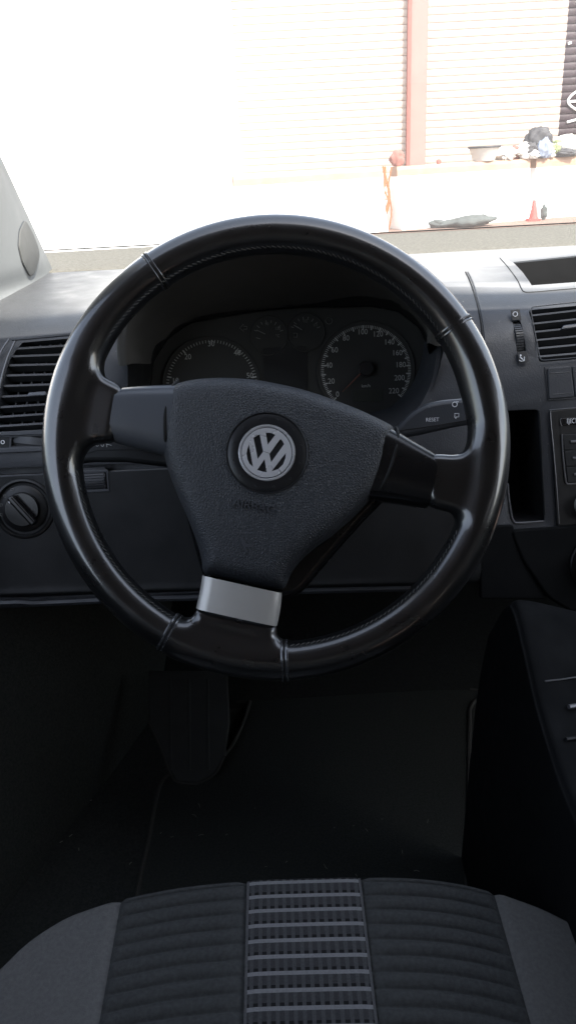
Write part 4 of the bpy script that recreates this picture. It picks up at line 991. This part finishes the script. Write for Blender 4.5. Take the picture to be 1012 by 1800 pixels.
lump('rag_bundle', 906, 284, 8, 8, BT, mred, 'red cloth lump wedged between the white bag and the dark bag', 'rag', 5, amp=.5)
lump('rubbish_bag', 944, 279, 17, 18, BT, mdk, 'tall dark rubbish bag in the pile on the right barrier', 'bag', 6, amp=.5)
lump('rubbish_bag', 957, 272, 10, 12, BT, mbl, 'pale blue bag leaning on the dark rubbish bag', 'bag', 8, ydepth=bline(957) - .22, amp=.5)
lump('white_bag', 922, 278, 13, 10, BT, mwh, 'crumpled white bag left of the dark rubbish bag', 'bag', 9, ydepth=bline(922) - .1, amp=.5)
lump('white_bag', 996, 275, 26, 13, BT, mwh, 'wide white sack at the right end of the pile', 'bag', 10, amp=.4)
lump('green_sheet', 985, 258, 15, 5, BT + .17, mgr, 'thin green sheet lying on the wide white sack', 'sheet', 11, ydepth=bline(985) + .02, amp=.3)
lump('rag_bundle', 771, 279, 4, 4, BT, mred, 'tiny red scrap on the barrier left of the basin', 'rag', 12)
lump('rag_bundle', 990, 279, 18, 5, BT, mdk, 'dark flat rag under the front of the wide white sack', 'rag', 13, ydepth=bline(990) - .16)
lump('slate_sack', 822, 408, 40, 8, GZ, mslt, 'long slate grey sack lying on the ground before the barrier', 'sack', 14, ydepth=13.1, amp=.25, tilt=.06)
lump('slate_sack', 770, 412, 14, 7, GZ, mslt, 'small slate grey sack end left of the long one', 'sack', 15, ydepth=13.1, amp=.3)
lump('bottle_heap', 954, 395, 5, 11, GZ, mslt, 'small grey lump at the foot of the right barrier', 'litter', 16, ydepth=13.6)
for k_, (u, v, ru, rv, m_) in enumerate(((892, 276, 6, 4, mwh), (914, 270, 7, 5, mwh), (932, 266, 6, 6, mdk), (968, 276, 7, 7, mwh), (976, 270, 6, 6, mgr), (938, 280, 6, 4, mwh))):
    lump('rubbish_scrap', u, v, ru, rv, BT + (.06 if k_ in (1, 2, 4) else 0), m_, 'small crumpled scrap of rubbish among the bags on the right barrier', 'rubbish', 30 + k_, ydepth=bline(u) - .12 - .02 * k_, amp=.6, group='small scraps in the rubbish pile')
# basin
pB = PY(850, 280, bline(850)); bs = MB().lathe((pB.x, bline(850), BT), Vector((0, 0, 1)), [(.001, .002), (.15, .002), (.17, .01), (.235, .19), (.25, .20), (.25, .21), (.23, .205), (.165, .02), (.001, .015)], 32)
bt = thing('plastic_basin', (pB.x, bline(850), BT), 'white round basin with a dark rim standing on the barrier', 'basin'); bs.build('bowl', mwh, bt)
MB().tube([Vector((pB.x + .245 * math.cos(a), bline(850) + .245 * math.sin(a), BT + .21)) for a in np.linspace(0, tau, 33)[:-1]], .018, 6, True).build('rim', mdk, bt)
# red cone foot
pc = PY(936, 392, 13.5); ct = thing('traffic_cone', (pc.x, 13.5, GZ), 'red traffic cone at the foot of the gap between barriers', 'cone')
MB().lathe((pc.x, 13.5, GZ), Vector((0, 0, 1)), [(.001, .03), (.075, .03), (.065, .06), (.02, .30), (.014, .31), (.001, .31)], 24).build('cone', mcon, ct)
cbx = MB(); wbox(cbx, pc.x - .09, pc.x + .09, 13.41, 13.59, GZ + .001, GZ + .035); cbx.build('foot', mcon, ct, smooth=False)
# rusty rods hanging in the gap
rdm = mo('rust', (.30, .13, .06), .9, .1, var=.4, vscale=9)
rt_ = MB()
for k, (du, sw) in enumerate(((672, 5), (680, -4), (685, 3), (676, 8))):
    yy = bline(du) - .02; rt_.tube([PY(du + sw * math.sin(q * 2.2 + k), 292 + q * 30, yy) for q in np.linspace(0, 4.0, 12)], .02 if k < 2 else .012, 5)
o_ = rt_.build('rusty_rods', rdm, loc=PY(678, 412, bline(678))); tag(o_, 'bundle of thin rusty rods standing in the gap between barriers', 'rods')

# ================================================================== LIGHT, SKY, CAMERA
to_sun = Vector((.36, -.58, .73)).normalized()
w = bpy.data.worlds.new('World'); scn.world = w; w.use_nodes = True; nt = w.node_tree
bg = nt.nodes['Background']; sky = nt.nodes.new('ShaderNodeTexSky'); sky.sky_type = 'NISHITA'; sky.sun_disc = False
sky.sun_elevation = math.asin(to_sun.z); sky.sun_rotation = math.atan2(to_sun.x, to_sun.y); sky.dust_density = 2.0
hs = nt.nodes.new('ShaderNodeHueSaturation'); hs.inputs['Saturation'].default_value = .60; nt.links.new(sky.outputs[0], hs.inputs['Color']); nt.links.new(hs.outputs[0], bg.inputs[0]); bg.inputs[1].default_value = .60
sl_ = bpy.data.lights.new('Sun', 'SUN'); sl_.energy = 11; sl_.angle = rad(.5); sl_.color = (1, .95, .87)
so = bpy.data.objects.new('Sun', sl_); COL.objects.link(so); so.rotation_euler = (-to_sun).to_track_quat('-Z', 'Y').to_euler(); so.location = (0, 0, 8)
cam = bpy.data.cameras.new('Camera'); co = bpy.data.objects.new('Camera', cam); COL.objects.link(co)
cam.sensor_fit = 'HORIZONTAL'; cam.sensor_width = 36; cam.lens = 36 * FPX / 1012; cam.clip_start = .02; cam.clip_end = 500
co.matrix_world = Matrix(((RT.x, UP.x, -F.x, 0), (RT.y, UP.y, -F.y, 0), (RT.z, UP.z, -F.z, 0), (0, 0, 0, 1)))
scn.camera = co
scn.view_settings.view_transform = 'Standard'; scn.view_settings.look = 'None'; scn.view_settings.exposure = 0
scn.cycles.max_bounces = 8; scn.cycles.transparent_max_bounces = 8
